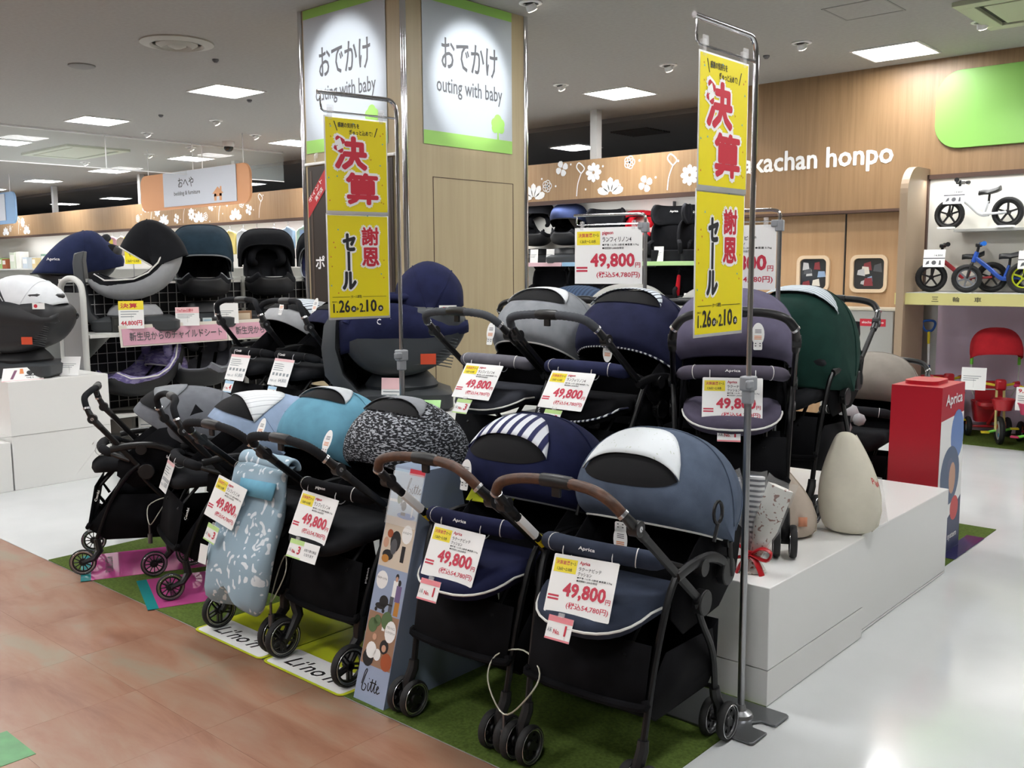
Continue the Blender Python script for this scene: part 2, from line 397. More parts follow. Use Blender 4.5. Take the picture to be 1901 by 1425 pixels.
flowers(-25, -23.6, 1)
g.text('akachan honpo', -5.12, 2.52, -3.52, 2.79, .005, M=M, off=.03)
g.make('white_decal', mat('decal_white', '#e8e9ea', .5), wb, flat=True)
# shelving in the back wall (left of the panel)
SH = mat('shelf_white', '#cfcfcb', .45)
for nm, z in (('shelf', 1.655), ('shelf', 1.13), ('shelf', .55)):
    structure(B().box(-34, WY + .02, z - .03, XS - .03, 10.05, z).make('trim_4', SH, flat=True))
SL = {'pink': mat('price_rail_pink', '#d7b3bb', .4), 'blue': mat('price_rail_blue', '#8db3cf', .4), 'green': mat('price_rail_green', '#a5c98c', .4)}
rl = [(-10.4, -7.62, 'pink'), (-7.6, -6.5, 'blue'), (-6.48, -5.46, 'green')]
for a, b_, k in rl:
    tag(B().box(a, WY - .015, 1.615, b_, WY + .018, 1.665).make('price_rail', SL[k], bevel=.003), '%s price rail on the edge of the wall shelf' % k, 'price rail')
structure(B().box(-6.3, 9.98, 1.66, -6.29, 10.04, 2.38).make('trim_5', GRYP, flat=True))
# ceiling fittings
EM = mat('panel_diffuser', '#ffffff', .5, emit=PANEL)
FRM = mat('panel_frame', '#e4e4e4', .4)
def ceiling_light(loc, label):
    t = thing('ceiling_light', label, 'ceiling light', loc, 0, 'square ceiling light panels')
    B().box(-.28, -.28, -.003, .28, .28, .0).make('diffuser', EM, t, flat=True)
    g = B()
    for a in (0, 1, 2, 3): g.box(-.30, -.30, -.012, .30, -.28, 0, M=Mx.Rotation(a * PI / 2, 4, 'Z'))
    g.make('frame', FRM, t, flat=True); return t
lbl = 'square flush white light panel glowing in the ceiling grid'
first = None
for yy in (-3.1, -.1, 2.9, 5.87, 8.9, 11.95):
    for k in range(-1, 9):
        x = -3.32 - 2.99 * k
        if yy > 10 and k in (-1,): continue
        z = 3.438 if yy > 10 else CEIL - .001
        if first is None: first = ceiling_light((x, yy, z), lbl)
        else: clone(first, (x, yy, z), 0, lbl if yy > 0 else lbl)
DIF = mat('air_grille', '#a8a79f', .5)
t = thing('air_diffuser', 'round white concentric-ring air diffuser in the ceiling left of the column', 'air vent', (-7.66, 4.38, CEIL))
B().lathe([(.30, 0), (.30, -.012), (.22, -.03), (.2, -.012), (.2, 0)], 32).make('outer_ring', DIF, t)
B().lathe([(.17, -.0), (.17, -.02), (.12, -.045), (.1, -.02), (.1, 0)], 32).make('middle_ring', DIF, t)
B().lathe([(.07, 0), (.075, -.03), (.03, -.05), (.0, -.05)], 24).make('centre_cone', DIF, t)
tag(B().lathe([(.12, 0), (.12, -.012), (.1, -.02), (.0, -.02)], 24).make('ceiling_speaker', mat('speaker_grille', '#8a8a88', .8), loc=(-9.13, 4.24, CEIL)), 'small round grey speaker grille in the ceiling at upper left', 'speaker')
def ac(loc, w_, d_, label):
    t = thing('ceiling_air_conditioner', label, 'air conditioner', loc)
    pm = mat('cassette_panel', '#aeb39a', .5)
    g = B()
    for a, b_, c, d in ((-w_, -d_, w_, -d_ + .12), (-w_, d_ - .12, w_, d_), (-w_, -d_ + .12, -w_ + .12, d_ - .12), (w_ - .12, -d_ + .12, w_, d_ - .12)): g.box(a, b_, -.035, c, d, 0)
    g.make('panel_frame', pm, t, bevel=.004)
    g = B()
    q = .17
    for a, b_, c, d in ((-w_ + q, -d_ + q, w_ - q, d_ - q),): g.box(a, b_, -.03, c, d, -.01)
    g.make('intake_grille', pm, t, bevel=.003)
    B().box(-w_ + .11, -d_ + .11, -.008, w_ - .11, d_ - .11, -.004).make('outlet_slot', BLACKP, t, flat=True)
ac((-1.95, 8.05, CEIL), .48, .48, 'greenish cassette air conditioner in the ceiling above the oak wall')
ac((-15.7, 7.1, CEIL), .85, .5, 'beige cassette air conditioner in the ceiling at far left')
HB = mat('hatch_line', '#8d8c88', .8)
g = B()
for a in range(4): g.box(-.23, -.23, -.004, .23, -.215, 0, M=Mx.Rotation(a * PI / 2, 4, 'Z'))
t = thing('ceiling_hatch', 'grey-edged square access hatch in the ceiling above the oak wall', 'hatch', (-2.98, 7.32, CEIL))
g.make('hatch_frame', HB, t, flat=True); B().box(-.213, -.213, -.002, .213, .213, 0).make('hatch_cover', CEILM, t, flat=True)
g = B()
t = thing('ceiling_hatch', 'dark louvred vent in the dim ceiling beyond the flower band', 'air vent', (-7.6, 11.2, 3.438))
for k in range(9): g.box(-.3, -.28 + k * .065, -.02, .3, -.25 + k * .065, 0)
g.make('louvre', mat('louvre_dark', '#3b3b3c', .7), t, flat=True); t.name = 'ceiling_vent'
BULB = mat('spot_bulb', '#fff4e0', .3, emit=25)
def ceil_spot(loc, label, aim=(0, 1)):
    t = thing('ceiling_spotlight', label, 'spotlight', loc, 0, 'recessed twin ceiling spotlights')
    B().lathe([(.085, 0), (.085, -.008), (.06, -.012), (.055, 0)], 20).make('trim_ring', FRM, t)
    g = B()
    g.lathe([(.0, .02), (.038, .015), (.042, -.03), (.036, -.035), (.0, -.03)], 14, M=Mx.Translation((0, 0, -.02)) @ Mx.Rotation(R(35), 4, 'X'))
    g.make('lamp_head', FRM, t)
    B().poly(circ(0, 0, .034, 14), M=Mx.Translation((0, 0, -.02)) @ Mx.Rotation(R(35), 4, 'X') @ Mx.Translation((0, 0, -.037))).make('bulb', BULB, t, flat=True)
    return t
f = None
for x, y in ((-3.79, 8.01), (-5.12, 8.0), (-6.48, 8.07), (-2.43, 8.31), (-4.68, 5.48), (-12.87, 6.84), (-12.0, 8.01), (-11.2, 6.9), (-10.6, 8.05), (-13.9, 8.1), (-15.2, 8.1), (-17.1, 7.9)):
    lb = 'small recessed ceiling spotlight with a glowing bulb'
    if f is None: f = ceil_spot((x, y, CEIL), lb)
    else: clone(f, (x, y, CEIL), 0, lb)
t = thing('security_camera', 'white dome security camera with dark lens on the ceiling left of the column', 'camera', (-12.93, 8.16, CEIL))
B().lathe([(.085, 0), (.085, -.06), (.075, -.075), (0, -.075)], 20).make('housing', mat('camera_white', '#c9c9c9', .4), t)
B().lathe([(.07, -.07), (.066, -.11), (.04, -.14), (0, -.15)], 20).make('dome', BLACKG, t)
# glass smoke barrier hanging from the ceiling
t = thing('smoke_barrier', 'long clear glass smoke barrier hanging from the ceiling', 'glass barrier', (-13.43, 0, 0))
B().box(-.004, 2.2, 3.03, .004, 9.48, 3.49).make('glass_pane', GLASS, t, flat=True)
B().box(-.02, 2.2, 3.475, .02, 9.48, 3.499).make('ceiling_channel', FRM, t, flat=True)
B().box(-.008, 2.2, 3.02, .008, 9.48, 3.032).make('bottom_edge', FRM, t, flat=True)
for y in (5.0, 6.5, 8.0): B().box(-.006, y, 3.03, .006, y + .012, 3.49).make('hanger_rod', FRM, t, flat=True)
t = thing('sprinkler', 'small dark sprinkler head in the ceiling', 'sprinkler', (-4.25, 8.27, CEIL), 0, 'small dark sprinkler heads')
B().lathe([(.03, 0), (.03, -.012), (.015, -.03), (0, -.032)], 10).make('sprinkler_head', GRYP, t)
for x, y in ((-9.6, 6.35), (-9.0, 7.2), (-11.3, 6.2), (-8.0, 4.95), (-2.0, 5.9)): clone(t, (x, y, CEIL), 0, 'small dark sprinkler head in the ceiling')
# green and orange hanging / wall signs
t = thing('wall_sign', 'plain light green rounded sign panel mounted on the oak wall at upper right', 'sign', (0, WY, 0))
B().prism(rrect(-3.14, 2.67, -1.0, 3.37, .22, 8), .03, M=wallM(0, 0, 0)).make('sign_panel', mat('sign_green', '#78aa50', .4), t, bevel=.004)
t = thing('hanging_sign', 'orange rounded hanging sign with a white bedding and furniture panel', 'sign', (0, 7.8, 0))
M = wallM(0, 0, 0)
B().prism(rrect(-14.9, 2.53, -11.8, 3.09, .16, 8), .04, M=M).make('sign_panel', mat('sign_orange', '#dda072', .5), t, bevel=.004)
B().prism([(-14.15, 2.57), (-12.12, 2.57), (-12.12, 3.085), (-14.15, 3.085)], .01, M=M @ Mx.Translation((0, 0, .045))).make('sign_face', mat('sign_white', '#cfd4de', .5), t, flat=True)
g = B(); Mt = M @ Mx.Translation((0, 0, .056))
g.text('おへや', -13.7, 2.84, -13.25, 2.99, M=Mt, off=.02); g.text('bedding & furniture', -13.83, 2.71, -13.08, 2.79, M=Mt)
g.make('lettering', GRYP, t, flat=True)
g = B(); g.poly([(-12.75, 2.7), (-12.6, 2.8), (-12.45, 2.7)], .001, M=Mt); g.box(-12.7, 2.6, 0, -12.64, 2.7, .001, M=Mt); g.box(-12.56, 2.6, 0, -12.5, 2.7, .001, M=Mt); g.box(-12.7, 2.66, 0, -12.5, 2.7, .001, M=Mt); g.box(-12.54, 2.74, 0, -12.5, 2.8, .001, M=Mt)
g.make('house_symbol', mat('sign_orange', '', .5), t, flat=True)
g = B()
for x in (-14.7, -13.35, -12.0): g.cyl((x, 0, 3.09), (x, 0, CEIL), .008, 6)
g.make('hanger_wire', FRM, t)
t = thing('hanging_sign', 'light blue rounded hanging sign with a pale face at far left', 'sign', (0, 7.8, 0))
B().prism(rrect(-23.2, 2.53, -19.9, 3.15, .16, 8), .04, M=M).make('sign_panel', mat('sign_blue', '#8fb4dc', .5), t, bevel=.004)
B().prism([(-22.8, 2.6), (-20.35, 2.6), (-20.35, 3.12), (-22.8, 3.12)], .01, M=M @ Mx.Translation((0, 0, .045))).make('sign_face', mat('sign_white', '', .5), t, flat=True)
g = B()
for x in (-22.6, -20.2): g.cyl((x, 0, 3.14), (x, 0, CEIL), .008, 6)
g.make('hanger_wire', FRM, t)
t = thing('exit_sign', 'small lit green exit sign with an arrow left of the column', 'exit sign', (-12.1, 9.3, 3.05))
B().box(-.13, -.02, -.11, .13, .02, .11).make('sign_box', mat('exit_face', '#bfeee6', .4, emit=1.2), t, flat=True)
g = B(); g.poly([(-.08, 0), (0, .07), (0, .02), (.09, .02), (.09, -.02), (0, -.02), (0, -.07)], .022, M=wallM(0, 0, 0)); g.make('arrow', mat('exit_green', '#14816b', .5), t, flat=True)
g = B(); g.cyl((0, 0, .11), (0, 0, .44), .012, 8); g.make('hanger_rod', FRM, t)
# column
cl = structure(B().box(-6.1, 4.5, 0, -4.97, 5.75, CEIL).make('wall_column', TANC, flat=True))
g = B()
for x, y in ((-4.97, 4.5), (-6.1, 4.5), (-4.97, 5.75)): g.cyl((x, y, 0), (x, y, CEIL), .022, 12)
for i, (x, y) in enumerate(((-4.965, 4.495), (-6.1, 4.5), (-4.97, 5.75))): B().cyl((x, y, 0), (x, y, CEIL - .001), .022, 12).make('chrome_edge', CHROME, cl)
B().box(-4.972, 4.755, .02, -4.967, 4.759, 2.24).box(-4.972, 5.6, .02, -4.967, 5.604, 2.24).box(-4.972, 4.755, 2.236, -4.967, 5.6, 2.24).make('hatch_joint', BROWN, cl, flat=True)
# ---------------------------------------------------------------- column posters
def tree_shape(g, x, y, s, M, m=0):
    for i, (a, b_, r) in enumerate(((0, .70, .22), (-.18, .58, .19), (.18, .58, .19), (-.17, .40, .18), (.17, .40, .18), (0, .45, .22))): g.poly(circ(x + a * s, y + b_ * s, r * s, 14), .0014 + i * .0002, m=m, M=M)
    g.poly([(x - .05 * s, y), (x + .05 * s, y), (x + .03 * s, y + .4 * s), (x - .03 * s, y + .4 * s)], .0012, m=m, M=M)
PG = mat('poster_green', '#9ad066', .5)
PW = mat('poster_paper', '#b9c2cb', .45)
def poster(M, label):
    t = thing('wall_poster', label, 'poster')
    B().box(0, 0, 0, .92, 1.035, .003, M=M).make('poster_sheet', PW, t, flat=True)
    g = B(); g.poly([(0, 0), (.92, 0), (.92, .095), (0, .095)], .0036, M=M); g.poly([(0, .97), (.92, .97), (.92, 1.035), (0, 1.035)], .0036, M=M)
    tree_shape(g, .76, .095, .2, M @ Mx.Translation((0, 0, .003))); g.make('green_print', PG, t, flat=True)
    g = B(); T = M @ Mx.Translation((0, 0, .003))
    g.text('おでかけ', .18, .53, .76, .745, M=T, off=.02); g.text('outing with baby', .13, .335, .81, .475, M=T, off=.01)
    g.make('lettering', GRYP, t, flat=True); return t
poster(wallM(-4.967, 4.67, 2.46, 90), 'white outing poster with green edges on the right face of the column')
poster(wallM(-6.06, 4.496, 2.46, 0), 'white outing poster with green edges on the left face of the column, behind the banner')
t = thing('notice_board', 'dark brown hanging notice sheet with red corner ribbon on the left face of the column', 'notice', (0, 0, 0))
M = wallM(-6.04, 4.49, 0)
B().box(0, .95, .004, .96, 2.36, .01, M=M).make('notice_sheet', mat('notice_brown', '#2f2721', .35), t, flat=True)
B().box(.03, 1.0, .010, .05, 2.33, .012, M=M).box(.91, 1.0, .010, .93, 2.33, .012, M=M).make('border_line', mat('notice_line', '#4d4036', .4), t, flat=True)
g = B(); g.cyl((-.02, 2.38, .012), (.99, 2.38, .012), .011, 8, M=M); g.make('hanging_rail', WHTP, t)
g = B()
for x in (.1, .86): g.tube([(x, 2.38, .01), (x, 2.43, .02), (x, 2.45, .008)], .006, 6, M=M); g.lathe([(.022, 0), (.018, .008), (0, .012)], 12, M=M @ Mx.Translation((x, 2.44, .0)))
g.make('suction_hook', CLEAR, t)
g = B(); g.poly([(.0, 2.12), (.0, 1.98), (.3, 2.27), (.3, 2.36), (.24, 2.36)], .0125, M=M); g.make('red_ribbon', mat('ribbon_red', '#b3262b', .5), t, flat=True)
Q = M @ Mx.Translation((.02, 2.07, 0)) @ Mx.Rotation(R(44), 4, 'Z')
g = B(); g.text('ポイント', .02, .015, .24, .05, .0135, M=Q); g.text('満載店', .08, -.035, .2, 0, .0135, M=Q); g.text('ポ', .07, 1.6, .18, 1.7, .0125, M=M, off=.03)
g.make('lettering', WHTP, t, flat=True)
# ---------------------------------------------------------------- sale banners on stands
BY = mat('banner_yellow', '#e9d813', .45)
def banner_stand(loc, rz, label, label2):
    """pole at the local origin, banner hangs towards local -Y and faces +X"""
    t = thing('banner_stand', label, 'banner stand', loc, rz)
    g = B(); g.cyl((0, 0, .01), (0, 0, 1.22), .0125, 12); g.make('lower_pole', STEEL, t)
    g = B(); g.tube([(0, 0, 1.2)] + crom([(0, 0, 2.24), (0, -.004, 2.305), (0, -.03, 2.335), (0, -.07, 2.34)], 4) + [(0, -.39, 2.34)], .0095, 12); g.make('upper_pole', CHROME, t)
    g = B(); g.tube([(0, 0, 2.262), (0, -.36, 2.262), (0, -.372, 2.27), (0, -.375, 2.29), (0, -.375, 2.34)], .0045, 8); g.make('hanging_rod', CHROME, t)
    g = B(); g.cbox((0, 0, 1.2), (.045, .05, .05)); g.cbox((0, 0, 1.155), (.035, .035, .05)); g.cbox((.02, -.03, 1.2), (.015, .04, .03)); g.make('clamp', mat('clamp_grey', '#8f9296', .4), t, bevel=.006)
    g = B(); g.lathe([(.045, .008), (.04, .02), (.02, .03), (.016, .05), (.0, .05)], 20); g.make('base_collar', STEEL, t)
    o = [(.13, -.15), (.13, -.055)] + [(.13 - .055 + .0 - .055 * math.cos(a) + .055, -.02 + .035 * math.sin(a)) for a in ()] + [(.075, -.05), (.055, -.02), (.075, .01), (.13, .012), (.13, .11), (.118, .12), (-.26, .12), (-.27, .11), (-.27, -.15), (-.26, -.16), (.12, -.16)]
    g = B(); g.prism(o, .008); g.make('base_plate', mat('base_steel', '#77797c', .35, .9), t, bevel=.002)
    b = thing('sale_banner', label2, 'banner', loc, rz)
    M = wallM(.0, -.365, 0, 90)
    def sheet(z0, z1, n, zz):
        rows = []
        for i in range(9):
            f = i / 8; z = z0 + (z1 - z0) * f; d = zz
            rows.append([(0, z, d), (.155, z, d), (.31, z, d)])
        g = B(); g.loft(rows, M=M); return g.make(n, PAPER, b, solid=.0012)
    sheet(1.83, 2.245, 'upper_sheet', 0.004); sheet(1.375, 1.835, 'lower_sheet', .0)
    g = B(); g.poly([(.006, 1.846), (.304, 1.846), (.304, 2.239), (.006, 2.239)], .0048, M=M); g.poly([(.006, 1.385), (.304, 1.385), (.304, 1.826), (.006, 1.826)], .0008, M=M)
    g.make('yellow_print', BY, b, flat=True)
    g = B(); T = M @ Mx.Translation((0, 0, .0)); zu = .0056
    W_ = B(); W_.text('決', .044, 2.024, .204, 2.164, zu, M=M, fat=.014); W_.text('算', .098, 1.876, .258, 2.012, zu, M=M, fat=.014)
    zl = .0016
    W_.text('謝', .17, 1.698, .258, 1.78, zl, M=M, fat=.010); W_.text('恩', .17, 1.606, .258, 1.69, zl, M=M, fat=.010)
    W_.text('セ', .078, 1.675, .138, 1.748, zl, M=M, fat=.011); W_.box(.088, 1.575, zl, .121, 1.68, zl + .00003, M=M); W_.text('ル', .072, 1.507, .138, 1.583, zl, M=M, fat=.011)
    W_.make('white_outline', WHTP, b, flat=True)
    g.text('決', .048, 2.028, .200, 2.160, zu + .0007, M=M, fat=.0065); g.text('算', .102, 1.88, .254, 2.008, zu + .0007, M=M, fat=.0055)
    g.text('謝', .173, 1.701, .255, 1.777, zl + .0007, M=M, fat=.0026); g.text('恩', .173, 1.609, .255, 1.687, zl + .0007, M=M, fat=.003)
    g.make('red_lettering', REDP, b, flat=True)
    g = B(); g.text('セ', .08, 1.677, .136, 1.746, zl + .0007, M=M, fat=.0045); g.box(.098, 1.588, zl, .111, 1.672, zl + .0009, M=M); g.text('ル', .074, 1.509, .136, 1.581, zl + .0007, M=M, fat=.0045)
    g.text('感謝の気持ちを', .065, 2.2, .17, 2.222, zu, M=M, off=.03); g.text('ぎゅっと込めて!', .12, 2.172, .235, 2.194, zu, M=M, off=.03)
    g.poly([(.045, 2.225), (.05, 2.225), (.064, 2.185), (.06, 2.185)], zu, M=M); g.poly([(.262, 2.21), (.257, 2.21), (.243, 2.17), (.247, 2.17)], zu, M=M)
    g.box(.02, 1.4725, zl, .105, 1.474, zl + .0003, M=M); g.box(.17, 1.4725, zl, .29, 1.474, zl + .0003, M=M); g.text('(セール期間)', .11, 1.466, .165, 1.481, zl, M=M)
    g.text('1.', .022, 1.405, .045, 1.445, zl, M=M, off=.03); g.text('26', .05, 1.405, .105, 1.46, zl, M=M, off=.035); g.text('2.', .152, 1.405, .18, 1.445, zl, M=M, off=.03); g.text('10', .186, 1.405, .24, 1.46, zl, M=M, off=.035)
    g.text('2021', .018, 1.45, .04, 1.456, zl, M=M)
    g.poly(circ(.123, 1.42, .0135, 16), zl, M=M); g.poly(circ(.26, 1.42, .0135, 16), zl, M=M); g.poly([(.14, 1.429), (.14, 1.411), (.148, 1.42)], zl, M=M)
    g.make('black_lettering', BLKP, b, flat=True)
    g = B(); g.text('火', .1155, 1.413, .1305, 1.427, zl + .0008, M=M, off=.03); g.text('水', .2525, 1.413, .2675, 1.427, zl + .0008, M=M, off=.03)
    for x, y, s in ((.052, 2.12, .012), (.06, 2.10, .01)): g.poly([(x, y), (x + .03, y + .016), (x + .022, y + .036), (x - .004, y + .018)], zu + .0016, M=M)
    g.make('white_lettering', WHTP, b, flat=True)
    cf = [mat('confetti_%d' % i, c, .5) for i, c in enumerate(('#5aa7b8', '#c28a1f', '#d0783a'))]; rr = random.Random(5); g = B()
    for i in range(64):
        x = rr.uniform(.015, .295); y = rr.uniform(1.49, 2.22)
        if .05 < x < .26 and rr.random() < .75: continue
        a = rr.uniform(0, 6); s = .005
        g.poly([(x + s * math.cos(a + k * 2.1), y + s * math.sin(a + k * 2.1)) for k in range(3)], (zu if y > 1.84 else zl) - .0004, m=i % 3, M=M)
    g.make('confetti_print', cf, b, flat=True)
    for y in (.03, .28):
        g = B(); g.cbox((0, -.365 + y, 2.255), (.014, .02, .05)); g.cbox((.008, -.365 + y, 2.275), (.006, .03, .03)); g.make('banner_clip', CLEAR, b, bevel=.002)
    return t
banner_stand((-1.56, 2.965, .004), 0, 'tall steel banner stand with grey base plate beside the denim-blue stroller', 'tall yellow sale banner on the right-hand stand, nearest the oak wall')
banner_stand((-3.31, 2.95, .004), -10, 'steel banner stand whose pole rises before the big dark child seat', 'tall yellow sale banner with red lettering hanging before the column')

# ---------------------------------------------------------------- price cards
CY = mat('card_yellow', '#ecd92f', .45); CR = mat('card_red', '#c4334a', .45); CP = mat('card_pink', '#efc4c6', .45); CG = mat('card_green', '#b9d98a', .45); CB = mat('card_blue', '#a9cfe8', .45)
def price_face(g_y, g_r, g_k, M, brand='pigeon', model='ランフィリノン4', model2=None, w_=.235, h=.18, price='49,800円'):
    k = w_ / .235
    def T(g, s, a, b_, c, d, z=.0009, off=.012): g.text(s, a * k, b_ * k, c * k, d * k, z, M=M, off=off)
    g_y.poly([(-.11 * k, -.012 * k), (-.028 * k, -.012 * k), (-.028 * k, -.055 * k), (-.11 * k, -.055 * k)], .0006, M=M)
    T(g_r, '決算謝恩', -.105, -.031, -.055, -.018, off=.012); T(g_k, 'セール', -.053, -.03, -.032, -.019); T(g_k, '1.26火〜2.10水', -.098, -.05, -.042, -.038, off=.02)
    T(g_r, brand, -.02, -.026, .018, -.012, off=.03)
    if model2: T(g_k, model, -.02, -.042, .062, -.03, off=.015); T(g_k, model2, -.02, -.057, .03, -.045, off=.015); T(g_k, '●対象 1ヵ月~3歳頃 ●重量 5.7kg', -.02, -.067, .105, -.06); T(g_k, '●初回計1,000台限定', -.02, -.076, .055, -.069)
    else: T(g_k, model, -.02, -.047, .08, -.031, off=.015); T(g_k, '●対象 1ヵ月~3歳頃 ●重量 5.7kg', -.02, -.06, .105, -.052); T(g_k, '●初回計1,000台限定', -.02, -.07, .055, -.062)
    num = price.replace('円', '')
    T(g_r, num, -.062, -.132, .092, -.082, off=.045); T(g_r, '円', .094, -.128, .111, -.112, off=.02)
    T(g_r, '(税込54,780円)', -.04, -.162, .11, -.14, off=.015)
    g_r.poly([(-.112 * k, -.125 * k), (-.072 * k, -.125 * k), (-.072 * k, -.131 * k), (-.112 * k, -.131 * k)], .0006, M=M)
    g_r.poly([(-.112 * k, -.135 * k), (-.072 * k, -.135 * k), (-.072 * k, -.141 * k), (-.112 * k, -.141 * k)], .0006, M=M)
def hang_card(loc, rz, label, kind='pigeon', tilt=-12, roll=0, group=None, w_=.235, h=.18, rings=True):
    t = thing('price_card', label, 'price card', loc, rz, group)
    M = wallM(0, 0, 0, 0) @ Mx.Rotation(R(tilt), 4, 'X') @ Mx.Rotation(R(roll), 4, 'Z')
    B().prism(rrect(-w_ / 2, -h, w_ / 2, 0, .004, 2), .0012, M=M @ Mx.Translation((0, 0, -.0012))).make('card', PAPER, t, flat=True)
    gy, gr, gk = B(), B(), B()
    if kind == 'pigeon': price_face(gy, gr, gk, M)
    elif kind == 'aprica': price_face(gy, gr, gk, M, 'Aprica', 'ラクーナビッテ', 'クッション')
    else:                       # plain light card with a pink top band
        rr = random.Random(len(label))
        gr.poly([(-w_ / 2, -.016), (w_ / 2, -.016), (w_ / 2, 0), (-w_ / 2, 0)], .0005, M=M)
        for i in range(4): gk.poly([(-w_ * .42, -.03 - i * .012), (w_ * rr.uniform(-.1, .3), -.03 - i * .012), (w_ * .1, -.034 - i * .012), (-w_ * .42, -.034 - i * .012)], .0006, M=M)
        for i in range(5):
            x = -w_ * .4 + i * w_ * .18; gk.poly([(x, -.085), (x + .022, -.083), (x + .024, -.1), (x + .002, -.102)], .0006, M=M)
        gk.text(kind if kind[0].isdigit() else '57,800', 0, -h + .02, w_ * .4, -h + .045, M=M); gk.text('対象1ヵ月', -w_ * .42, -h + .02, -w_ * .1, -h + .035, M=M)
    if gy.v: gy.make('yellow_print', CY, t, flat=True)
    gr.make('red_print', CR if kind in ('pigeon', 'aprica') else CP, t, flat=True); gk.make('black_print', BLKP if kind in ('pigeon', 'aprica') else mat('pale_print', '#8f9699', .6), t, flat=True)
    if rings:
        for x in (-w_ * .38, w_ * .38):
            g = B(); g.tube([(x, -.006 + .030 * math.cos(a) + .024, .03 * math.sin(a) - .026) for a in [2 * PI * i / 14 for i in range(14)]], .0018, 5, closed=True, M=M); g.make('ring', mat('ring_white', '#dcdcdc', .4), t)
    return t
def rank_card(loc, rz, label, n, tilt=-12, c='pink', wide=False, roll=0):
    t = thing('rank_card', label, 'card', loc, rz)
    M = wallM(0, 0, 0, 0) @ Mx.Rotation(R(tilt), 4, 'X') @ Mx.Rotation(R(roll), 4, 'Z'); x1 = .14 if wide else .045
    B().prism([(-.045, -.072), (x1, -.072), (x1, 0), (-.045, 0)], .0012, M=M).make('card', PAPER, t, flat=True)
    g = B(); g.poly([(-.045, -.018), (.045, -.018), (.045, 0), (-.045, 0)], .002, M=M); g.poly([(-.045, -.072), (.045, -.072), (.045, -.066), (-.045, -.066)], .002, M=M)
    g.make('colour_band', {'pink': mat('band_pink', '#e2868e', .5), 'green': CG, 'blue': CB}[c], t, flat=True)
    g = B(); g.text('No.', -.018, -.053, .006, -.039, .0022, M=M, off=.03); g.text(str(n), .012, -.053, .036, -.024, .0022, M=M, keep=True, fat=.0014); g.make('red_lettering', REDP, t, flat=True)
    g = B(); g.text('人気', -.04, -.05, -.024, -.036, .0022, M=M)
    if wide: g.text('お取り寄せ商品', .055, -.035, .13, -.024, .0022, M=M); g.text('となります', .062, -.052, .12, -.041, .0022, M=M)
    g.make('grey_lettering', GRYP, t, flat=True)
    g = B(); g.cbox((0, .004, .004), (.02, .014, .006), M=M); g.make('clip', CLEAR, t)
    return t
def hang_tag(loc, rz, label, tilt=-8, roll=0, flip=False):
    t = thing('hang_tag', label, 'tag', loc, rz)
    M = wallM(0, 0, 0, 0) @ Mx.Rotation(R(tilt), 4, 'X') @ Mx.Rotation(R(roll), 4, 'Z')
    g = B(); o = circ(0, -.06, .026, 20, .048); g.prism(o, .001, M=M); g.prism(rrect(-.021, -.035, .021, 0.0, .006, 2) if flip else rrect(-.018, -.125, .018, -.095, .005, 2), .001, M=M); g.make('tag_card', PAPER, t, flat=True)
    g = B()
    for i in range(3): g.poly([(-.015, -.066 - i * .006), (.015, -.066 - i * .006), (.015, -.069 - i * .006), (-.015, -.069 - i * .006)], .0016, M=M)
    g.make('orange_print', mat('tag_orange', '#e0894a', .5), t, flat=True)
    g = B()
    for i in range(3): g.poly([(-.012, -.04 - i * .006), (.014, -.04 - i * .006), (.014, -.0425 - i * .006), (-.012, -.0425 - i * .006)], .0016, M=M)
    q = -.02 if flip else -.11
    for a in (-.012, .006):
        for b_ in (0, .01): g.poly([(a, q + b_), (a + .006, q + b_), (a + .006, q + b_ + .004), (a, q + b_ + .004)], .0016, M=M)
    g.make('grey_print', GRYP, t, flat=True); return t
# ---------------------------------------------------------------- strollers
def wheel(parent, x, y, r, wd, style, zc=None):
    """wheel on the x axis; parts: tyre > rim"""
    M = Mx.Translation((x, y, zc if zc is not None else r)) @ Mx.Rotation(PI / 2, 4, 'Y')
    n = 28; h = wd / 2; ri = r * (.80 if style != 'spoke' else .84)
    g = B(); g.lathe([(ri, -h), (r * .93, -h), (r * .985, -h * .6), (r, 0), (r * .985, h * .6), (r * .93, h), (ri, h), (ri, -h)], n, M=M, closed=False)
    g.f = g.f[:-2]; g.m = g.m[:-2]
    w_ = g.make('wheel', RUBBER, parent)
    g = B(); g.lathe([(ri - .004, -h * .7), (ri + .001, -h * .75), (ri + .001, h * .75), (ri - .004, h * .7), (ri - .004, -h * .7)], n, M=M); g.f = g.f[:-2]; g.m = g.m[:-2]
    for zz in (-h, h): g.tube([(( ri + .003) * math.cos(2 * PI * i / n), (ri + .003) * math.sin(2 * PI * i / n), zz) for i in range(n)], .0016, 5, closed=True, M=M)
    g.make('rim', SILVER, w_)
    g = B()
    g.lathe([(0, -h * .8), (.018, -h * .8), (.022, 0), (.018, h * .8), (0, h * .8)], 14, M=M)
    ns = {'spoke': 12, 'five': 5, 'disc': 6}[style]; sw = {'spoke': .0022, 'five': .009, 'disc': .012}[style]
    for i in range(ns):
        a = 2 * PI * i / ns; T = M @ Mx.Rotation(a, 4, 'Z')
        if style == 'five':
            for s in (-.008, .008): g.cbox((ri * .55, s, 0), (ri * .92, .007, wd * .4), M=T)
        else: g.cbox((ri * .5, 0, 0), (ri, sw * 2, wd * .35), M=T)
    g.lathe([(ri - .012, -h * .5), (ri - .002, -h * .5), (ri - .002, h * .5), (ri - .012, h * .5), (ri - .012, -h * .5)], n, M=M); g.f = g.f[:-2]; g.m = g.m[:-2]
    g.make('hub', BLACKP, w_)
    return w_
def sgp(x, e): return math.copysign(abs(x) ** e, x)
